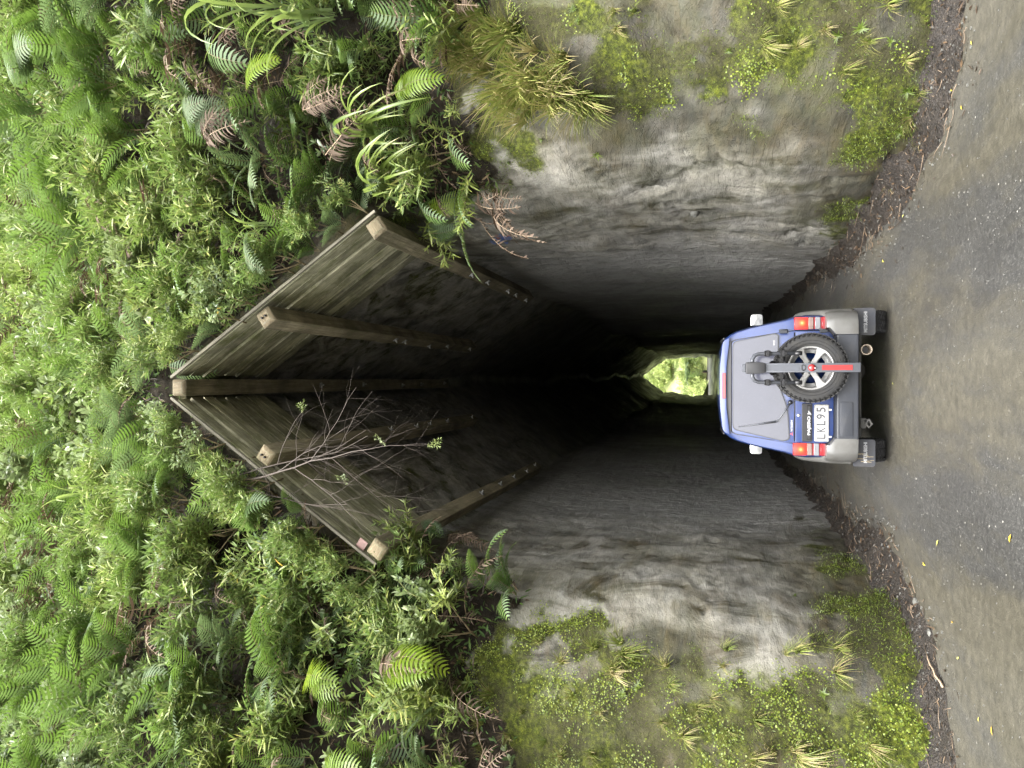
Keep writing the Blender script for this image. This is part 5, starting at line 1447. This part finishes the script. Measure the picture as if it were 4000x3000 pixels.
    w.tube([on(-0.36, 1.07, 0.012), on(-0.39, 1.25, 0.006), on(-0.415, 1.42, 0.005)], 0.005, 6, 1); w.build('wiper', [M['steel'], M['black']], door)
    lk = MB(); lk.lathe([(0, -0.026), (0.013, -0.026), (0.019, -0.022), (0.021, -0.010)], 20, 0, Matrix.Translation((-0.290, 0, 0.872))); lk.build('lock', [M['chrome']], door)
    ho = MB(); ho.prism(rounded([(-0.552, 0.752), (-0.170, 0.752), (-0.170, 0.846), (-0.552, 0.846)], 0.012), -0.038, -0.02); ho.box((-0.36, -0.045, 0.783), (0.34, 0.016, 0.034), 0)
    handle = ho.build('handle', [M['black']], door, bevel=0.004, seg=1)
    link_mesh('lettering', text_mesh('lettering', 'PAJERO Jr', 0.036, M['white'], 0.001, 0.245, bold=0.0012), handle, Matrix.Translation((-0.365, -0.0545, 0.783)))
    for x, z in ((0.548, 1.02), (0.548, 0.645)):
        h = MB(); h.box((x, -0.022, z), (0.035, 0.03, 0.075)); h.tube([(x + 0.018, -0.026, z - 0.045), (x + 0.018, -0.026, z + 0.045)], 0.009, 8); h.build('hinge', [M['dark']], door, bevel=0.004, seg=1)
    # maker's badge sticker at the left below the glass: three red diamonds and white letters
    stk = MB()
    for cx_, cz in ((0, 0.010), (-0.0095, -0.006), (0.0095, -0.006)):
        a = {0: 90, -0.0095: 210, 0.0095: 330}[cx_]; u = Vector((math.cos(R(a)), 0, math.sin(R(a)))); v = Vector((-u.z, 0, u.x)); o = Vector((-0.478, -0.0262, 0.940))
        stk.add([o + u * 0.001, o + u * 0.010 - v * 0.0055, o + u * 0.019, o + u * 0.010 + v * 0.0055], [(3, 2, 1, 0)])
    stk.build('badge', [M['redpaint']], door)
    link_mesh('lettering', text_mesh('lettering', 'MITSUBISHI', 0.026, M['white'], 0.0006, 0.112, bold=0.0008), door, Matrix.Translation((-0.395, -0.0262, 0.940)))
    link_mesh('lettering', text_mesh('lettering', '4WD', 0.022, M['white'], 0.0006, 0.055, bold=0.0006), door, Matrix.Translation(on(0.44, 1.105, 0.0015)))
    # number plate
    pl = MB(); pl.prism(rounded([(-0.548, 0.600), (-0.182, 0.600), (-0.182, 0.732), (-0.548, 0.732)], 0.012), -0.040, -0.030); 
    plate = pl.build('number_plate', [M['plate']], door)
    for k, ch in enumerate('LKL95'):
        link_mesh('character', text_mesh('character', ch, 0.118, M['ink'], 0.0006, 0.046, bold=0.0002), plate, Matrix.Translation((-0.500 + k * 0.067, -0.0412, 0.666)))
    rim_ = MB()
    pts = rounded([(-0.543, 0.605), (-0.187, 0.605), (-0.187, 0.727), (-0.543, 0.727)], 0.010)
    rim_.tube([(x, -0.041, z) for x, z in pts] + [(pts[0][0], -0.041, pts[0][1])], 0.002, 4); rim_.build('plate_edge', [M['galv']], plate)
    for x in (-0.500, -0.232):
        c = MB(); c.box((x, -0.034, 0.588), (0.018, 0.008, 0.03)); c.build('plate_clip', [M['white']], plate)
    # ---- roof spoiler with the high brake light
    sp = MB(); sp.prism(rounded([(-0.50, 1.535, 0.01), (-0.465, 1.600, 0.03), (-0.2, 1.632, 0.1), (0.2, 1.632, 0.1), (0.465, 1.600, 0.03), (0.50, 1.535, 0.01), (0.2, 1.568, 0.05), (-0.2, 1.568, 0.05)], 0.02, 4), -0.055, 0.30, 0, lambda x, z: lean(z))
    spo = sp.build('roof_spoiler', [M['paint']], root, bevel=0.010, seg=2)
    bl = MB(); bl.prism(rounded([(-0.128, 1.574), (0.138, 1.574), (0.138, 1.607), (-0.128, 1.607)], 0.008), -0.066, -0.04, 0, lambda x, z: lean(z)); bl.build('brake_light', [M['redlens']], spo, bevel=0.003, seg=1)
    sl = MB(); sl.prism([(-0.47, 1.520), (0.47, 1.520), (0.44, 1.560), (-0.44, 1.560)], -0.03, 0.02, 0, lambda x, z: lean(z)); sl.build('shadow_gap', [M['black']], spo)
    for s in (1, -1):
        rr = MB(); rr.tube([(s * 0.50, 0.20, 1.585), (s * 0.505, 0.9, 1.60), (s * 0.49, 1.6, 1.585)], 0.014, 6); rr.build('roof_gutter', [M['black']], body)
    # ---- tail lights, four coloured segments each, top one lit
    for s in (1, -1):
        lamp = empty('tail_light', (0, 0, 0), root); lamp['label'] = 'right tail light, lit' if s > 0 else 'left tail light, lit'
        dz = 0.0 if s > 0 else 0.012
        def seg(name, z0, z1, mat, d=0.028, x0=0.568, x1=0.690):
            b_ = MB(); xx = sorted((s * x0, s * x1)); b_.prism([(xx[0], z0 + dz), (xx[1], z0 + dz), (xx[1], z1 + dz), (xx[0], z1 + dz)], -d, 0.06); return b_.build(name, [mat] if not isinstance(mat, list) else mat, lamp, bevel=0.004, seg=1)
        seg('lamp_base', 0.604, 0.918, M['redlens'], 0.018)
        g_ = MB(); V = []; nx, nz = 12, 12; ux = np.linspace(0.568, 0.690, nx); uz = np.linspace(0.792, 0.913, nz) + dz
        for z in uz:
            for x in (ux if s > 0 else -ux[::-1]):
                g_.cur = max(0, 1 - math.hypot(abs(x) - 0.632, z - 0.845 - dz) / 0.072); bul = -0.028 - 0.005 * math.cos((abs(x) - 0.629) * 24) * math.cos((z - 0.852 - dz) * 24)
                g_.add([(x, bul, z)], [])
        g_.f = [(a * nx + b, a * nx + b + 1, (a + 1) * nx + b + 1, (a + 1) * nx + b) for a in range(nz - 1) for b in range(nx - 1)]; g_.m = [0] * len(g_.f); g_.s = [True] * len(g_.f)
        g_.build('lit_lens', [LAMP], lamp)
        seg('amber_lens', 0.738, 0.786, M['amber']); seg('reversing_lens', 0.674, 0.722, M['clear']); seg('reflector_lens', 0.610, 0.660, M['redlens'], 0.030)
        for zz in (0.75, 0.762, 0.774, 0.688, 0.70, 0.712):
            q = MB(); q.box((s * 0.629, -0.0285, zz + dz), (0.105, 0.003, 0.004)); q.build('lens_rib', [M['clear']], lamp)
    # ---- bumper: dark centre, silver corners
    bp = MB(); bp.prism(rounded([(-0.52, 0.345, 0.02), (0.51, 0.345, 0.02), (0.51, 0.545, 0.02), (-0.52, 0.545, 0.02)], 0.02), -0.155, 0.03)
    bumper = bp.build('bumper', [M['dark']], root, bevel=0.022, seg=3)
    st_ = MB(); st_.prism(rounded([(-0.49, 0.40, 0.02), (-0.15, 0.40, 0.02), (-0.15, 0.515, 0.02), (-0.49, 0.515, 0.02)], 0.02), -0.163, -0.15); st_.build('bumper_step', [M['dark']], bumper, bevel=0.006, seg=2)
    for s in (1, -1):
        c = MB(); P = []
        prof = [(0.508, -0.158), (0.64, -0.150), (0.715, -0.105), (0.750, -0.02), (0.760, 0.12), (0.762, 0.20), (0.66, 0.20), (0.60, 0.02), (0.508, 0.0)]
        V = []; 
        for z, k in ((0.350, 0.955), (0.375, 0.99), (0.46, 1.0), (0.55, 0.995), (0.605, 0.965), (0.632, 0.90)):
            for x, y in prof: V.append((s * ((0.508 if z < 0.56 else 0.575) if x < 0.52 else 0.508 + (x - 0.508) * (k if x > 0.6 else 1)), y * (k if y < 0 else 1) , z))
        m2 = len(prof); F = [tuple(range(m2)), tuple(range(6 * m2 - 1, 5 * m2 - 1, -1))]
        for i in range(5):
            for k in range(m2): F.append((i * m2 + k, i * m2 + (k + 1) % m2, (i + 1) * m2 + (k + 1) % m2, (i + 1) * m2 + k))
        c.add(V, F, 0, True); c.build('bumper_corner', [M['silver']], bumper, merge=True, autosmooth=R(50))
        # wheel arch flare, from the bumper corner over the wheel
        fl = MB(); V = []; na = 13; yc, zc = 0.42, 0.36
        for i in range(na):
            a = math.pi * (0.02 + 0.96 * i / (na - 1)); ry, rz = 0.40, 0.46
            for x, dr in ((0.695, 0.07), (0.745, 0.055), (0.768, 0.02), (0.765, -0.045), (0.700, -0.045)):
                V.append((s * x, yc - math.cos(a) * (ry + dr), zc + math.sin(a) * (rz + dr)))
        F = []
        for i in range(na - 1):
            for k in range(4): F.append((i * 5 + k, i * 5 + k + 1, (i + 1) * 5 + k + 1, (i + 1) * 5 + k))
        fl.add(V, F, 0, True); fl.build('wheel_arch', [M['silver']], body, merge=True)
        # mud flap with lettering
        mf = MB(); xa, xb = (0.505, 0.775) if s > 0 else (-0.795, -0.525)
        mf.prism(rounded([(xa, 0.16, 0.03), (xb, 0.16, 0.03), (xb, 0.36, 0.01), (xa, 0.36, 0.01)], 0.02), 0.055, 0.068)
        f = mf.build('mud_flap', [M['flap']], root)
        link_mesh('lettering', text_mesh('lettering', 'MITSUBISHI', 0.044, M['white'], 0.0008, 0.205, bold=0.001), f, Matrix.Translation(((xa + xb) / 2 - 0.005 * s, 0.0535, 0.248)))
        if s < 0:
            random.seed(4); q = MB()
            for k in range(12):
                x = xa + 0.045 + 0.008 * k * random.uniform(0.6, 1.2); z1 = random.uniform(0.20, 0.33); q.box((x, 0.0536, z1), (random.uniform(0.004, 0.008), 0.0012, random.uniform(0.03, 0.09)))
            q.build('mud_streak', [M['tan']], f)
    # ---- wheels
    def wheel_meshes(r=0.335, w=0.205):
        t = MB(); h = w / 2; ri = 0.205
        t.lathe([(ri, -h + 0.012), (ri + 0.03, -h), (r - 0.055, -h - 0.004), (r - 0.022, -h + 0.008), (r - 0.006, -h + 0.03), (r - 0.004, 0), (r - 0.006, h - 0.03), (r - 0.022, h - 0.008), (r - 0.055, h + 0.004), (ri + 0.03, h), (ri, h - 0.012)], 56, 0)
        for ringr in (0.232, 0.262):
            t.lathe([(ringr, -h - 0.0035), (ringr + 0.003, -h - 0.007), (ringr + 0.006, -h - 0.0035)], 48, 0)
        n = 44
        for k in range(n):                                             # tread blocks, shoulder lugs staggered
            a = 2 * math.pi * k / n
            for y0, wd, off, tilt in ((-0.085, 0.040, 0.0, 0.2), (-0.036, 0.038, 0.5, -0.35), (0.010, 0.036, 0.15, 0.35), (0.050, 0.034, 0.6, -0.3), (0.085, 0.040, 0.3, 0.2)):
                aa = a + off * 2 * math.pi / n
                Mx = Matrix.Rotation(-aa, 4, 'Y') @ Matrix.Translation((r - 0.002, y0, 0)) @ Matrix.Rotation(tilt, 4, 'X')
                t.box((0, 0, 0), (0.012, wd, 2 * math.pi * r / n * 0.66), 0, Mx) if False else t.add([Mx @ Vector(p) for p in ((-0.008, -wd / 2, -0.017), (-0.008, wd / 2, -0.017), (-0.008, wd / 2, 0.017), (-0.008, -wd / 2, 0.017), (0.004, -wd / 2 + 0.002, -0.016), (0.004, wd / 2 - 0.002, -0.016), (0.004, wd / 2 - 0.002, 0.016), (0.004, -wd / 2 + 0.002, 0.016))],
                    [(4, 5, 6, 7), (0, 1, 5, 4), (1, 2, 6, 5), (2, 3, 7, 6), (3, 0, 4, 7)])
            for sg in (-1, 1):                                         # side lugs
                aa = a + 0.25 * 2 * math.pi / n
                Mx = Matrix.Rotation(-aa, 4, 'Y') @ Matrix.Translation((r - 0.024, sg * (h - 0.004), 0))
                t.add([Mx @ Vector(p) for p in ((-0.012, 0, -0.010), (0.014, -sg * 0.004, -0.012), (0.014, -sg * 0.004, 0.012), (-0.012, 0, 0.010), (-0.009, sg * 0.005, -0.008), (0.011, sg * 0.003, -0.010), (0.011, sg * 0.003, 0.010), (-0.009, sg * 0.005, 0.008))],
                    [(4, 5, 6, 7), (0, 1, 5, 4), (1, 2, 6, 5), (2, 3, 7, 6), (3, 0, 4, 7), (7, 6, 5, 4)])
        tyre = t.mesh('tyre', [M['tyre']], merge=False, autosmooth=R(40))
        # six spoke alloy: lip, barrel, spokes, hub, nuts
        q = MB(); q.lathe([(0.150, 0.03), (0.186, 0.02), (0.192, -h + 0.03), (0.196, -h + 0.006), (0.206, -h + 0.002), (0.213, -h + 0.008), (0.213, -h + 0.03)], 56, 0)
        q.lathe([(0.0, -0.078), (0.030, -0.078), (0.036, -0.072), (0.040, -0.066)], 24, 0)
        for k in range(6):
            a = 2 * math.pi * k / 6 + R(30)
            Mx = Matrix.Rotation(-a, 4, 'Y')
            prof = [(0.020, 0.040, -0.070), (0.060, 0.0275, -0.070), (0.110, 0.025, -0.076), (0.160, 0.033, -0.086), (0.200, 0.052, -0.094)]
            V = []
            for rr_, hw, y in prof: V += [Mx @ Vector((rr_, y + 0.012, -hw)), Mx @ Vector((rr_, y, -hw * 0.62)), Mx @ Vector((rr_, y, hw * 0.62)), Mx @ Vector((rr_, y + 0.012, hw)), Mx @ Vector((rr_, y + 0.05, hw * 0.9)), Mx @ Vector((rr_, y + 0.05, -hw * 0.9))]
            F = []
            for i in range(4):
                for j in range(6): F.append((i * 6 + j, (i + 1) * 6 + j, (i + 1) * 6 + (j + 1) % 6, i * 6 + (j + 1) % 6))
            q.add(V, F, 0, True)
        for k in range(5):
            a = 2 * math.pi * k / 5 + 0.3; q.lathe([(0.0, -0.074), (0.008, -0.074), (0.010, -0.060)], 8, 1, Matrix.Translation((0.052 * math.cos(a), 0, 0.052 * math.sin(a))))
        rim = q.mesh('rim', [M['alloy'], M['dark']], merge=True, autosmooth=R(35))
        return tyre, rim
    TY, RIM = wheel_meshes()
    for s in (1, -1):
        for y in (0.42, 2.62):
            wroot = empty('wheel', (s * 0.655, y, 0.335), root)
            # wheel axis along x, outer face away from the car
            Mx = Matrix.Rotation(R(90) * (1 if s > 0 else -1), 4, 'Z')
            link_mesh('tyre', TY, wroot, Mx); link_mesh('rim', RIM, wroot, Mx)
    # ---- spare wheel on the tailgate
    sroot = empty('spare_wheel', (0.180, -0.165, 0.790), root)
    link_mesh('tyre', TY, sroot, Matrix.Rotation(R(13), 4, 'Y') @ Matrix.Diagonal((1.01, 0.95, 1.01, 1))); link_mesh('rim', RIM, sroot, Matrix.Rotation(R(0), 4, 'Y'))
    bd = MB(); bd.lathe([(0.0, 0.06), (0.20, 0.06), (0.20, 0.062)], 32, 0); bd.tube([(0, 0.05, 0), (0, 0.16, 0)], 0.09, 12, 1); bd.build('wheel_carrier', [M['paint'], M['dark']], sroot)
    # ---- underneath: exhaust, axle, chassis rail, tow hook
    ex = MB(); ex.lathe([(0.038, 0.25), (0.040, 0.0), (0.050, -0.01), (0.052, -0.10), (0.046, -0.104), (0.040, -0.095), (0.038, 0.05)], 28, 0, Matrix.Translation((0.357, 0.0, 0.268))); ex.lathe([(0.0, 0.04), (0.039, 0.04)], 20, 1, Matrix.Translation((0.357, 0, 0.268)))
    ex.build('exhaust', [M['exhaust'], M['black']], root)
    ax_ = MB(); ax_.tube([(-0.60, 0.42, 0.32), (0.60, 0.42, 0.32)], 0.045, 12, 0); ax_.lathe([(0.0, -0.13), (0.07, -0.12), (0.115, -0.05), (0.12, 0.0), (0.10, 0.08), (0.0, 0.12)], 20, 0, Matrix.Translation((0.16, 0.40, 0.31)))
    ax_.build('axle', [M['under']], root)
    ch = MB(); ch.box((0, 0.0, 0.325), (1.0, 0.05, 0.045)); ch.box((0.42, 1.5, 0.40), (0.08, 3.0, 0.1)); ch.box((-0.42, 1.5, 0.40), (0.08, 3.0, 0.1)); ch.box((0, 1.6, 0.44), (1.2, 3.0, 0.05)); ch.build('chassis', [M['under']], root)
    th = MB(); th.box((-0.36, -0.02, 0.292), (0.10, 0.08, 0.05)); th.tube([(-0.36, -0.08, 0.27), (-0.40, -0.10, 0.245), (-0.36, -0.12, 0.225), (-0.32, -0.10, 0.245), (-0.36, -0.08, 0.27)], 0.013, 8); th.box((-0.345, -0.03, 0.25), (0.05, 0.06, 0.06)); th.build('tow_hook', [M['under']], root, bevel=0.003, seg=1)
    # ---- chrome door mirrors
    for s, zc in ((1, 1.165), (-1, 1.172)):
        mr = MB(); xa = 0.735 if s > 0 else -0.715
        mr.prism(rounded([(xa, zc - 0.075, 0.02), (xa + s * 0.150, zc - 0.070, 0.035), (xa + s * 0.150, zc + 0.070, 0.035), (xa, zc + 0.075, 0.02)][::s], 0.03, 4), 1.72, 1.80)
        mo = mr.build('door_mirror', [M['chrome']], root, bevel=0.018, seg=3)
        arm = MB(); arm.tube([(s * 0.64, 1.76, zc - 0.05), (s * 0.75, 1.76, zc - 0.04)], 0.02, 8); arm.build('mirror_arm', [M['black']], mo)
    return root
build_car()

def build_rack():
    """folded bicycle rack strapped to the spare wheel"""
    root = empty('bicycle_rack', (CARX + 0.180, CARY - 0.40, 0.79)); tag(root, 'folded grey bicycle rack with red reflector strip mounted over the spare wheel', 'bike rack')
    b = MB(); b.box((0, 0, 0.020), (0.088, 0.030, 0.86)); bar = b.build('upright_bar', [M['steel']], root, bevel=0.006, seg=2)
    g = MB(); g.box((0, -0.016, 0.275), (0.058, 0.004, 0.30)); g.build('bar_groove', [M['steel']], bar, bevel=0.0015, seg=1)
    h = MB(); h.prism(rounded([(-0.047, 0.43, 0.01), (0.047, 0.43, 0.01), (0.058, 0.50, 0.02), (0.056, 0.61, 0.02), (-0.056, 0.61, 0.02), (-0.058, 0.50, 0.02)], 0.015), -0.045, 0.035); head = h.build('rack_head', [M['black']], root, bevel=0.008, seg=2)
    k = MB(); k.box((0, -0.004, 0.624), (0.075, 0.05, 0.028)); k.build('release_lever', [M['steel']], head, bevel=0.004, seg=1)
    r_ = MB(); r_.prism([(-0.024, -0.34), (0.024, -0.34), (0.024, -0.075), (-0.024, -0.075)], -0.0195, -0.014); r_.build('reflector_strip', [M['reflector']], bar)
    kn = MB(); kn.lathe([(0, -0.036), (0.018, -0.034), (0.030, -0.026), (0.034, -0.016)], 20, 0, Matrix.Translation((0, 0, 0.012))); kn.build('locking_knob', [M['reflector']], bar)
    sc_ = MB(); sc_.lathe([(0, -0.0385), (0.006, -0.038), (0.007, -0.034)], 10, 0, Matrix.Translation((-0.004, 0, -0.012))); sc_.build('keyhole', [M['white']], bar)
    lp = MB(); pts = [(0.026 * math.cos(a), -0.018, 0.088 + 0.017 * math.sin(a)) for a in np.linspace(0, 2 * math.pi, 17)]; lp.tube(pts, 0.005, 6); lp.build('strap_slot', [M['black']], bar)
    for s in (1, -1):
        t = MB(); pts = [(s * 0.03, 0.02, 0.545), (s * 0.085, 0.03, 0.545), (s * 0.122, 0.04, 0.525), (s * 0.138, 0.05, 0.485), (s * 0.140, 0.06, 0.42), (s * 0.140, 0.07, 0.15)]
        t.tube(pts, 0.0185, 12); a = t.build('support_arm', [M['steel']], root)
        gr = MB(); gr.tube([(s * 0.140, 0.07, 0.155), (s * 0.140, 0.07, 0.09)], 0.021, 12); gr.build('arm_grip', [M['black']], a)
        for z in (0.405, 0.262):
            c = MB(); c.box((s * 0.140, 0.058, z), (0.050, 0.055, 0.058)); c.box((s * 0.140, 0.028, z), (0.062, 0.016, 0.034))
            for q in range(4): c.box((s * 0.140, 0.030, z - 0.024 + 0.016 * q), (0.056, 0.03, 0.006))
            c.build('frame_clamp', [M['black']], a, bevel=0.003, seg=1)
        d = MB(); d.tube([(s * 0.02, 0.02, 0.40), (s * 0.06, 0.10, 0.36), (s * 0.05, 0.26, 0.30)], 0.014, 8); d.tube([(s * 0.02, 0.03, 0.25), (s * 0.10, 0.10, 0.25)], 0.010, 8); d.build('mounting_strut', [M['black']], root)
    m = MB(); m.tube([(0, 0.01, -0.02), (0, 0.20, -0.02)], 0.030, 12); m.build('centre_mount', [M['black']], root)
build_rack()
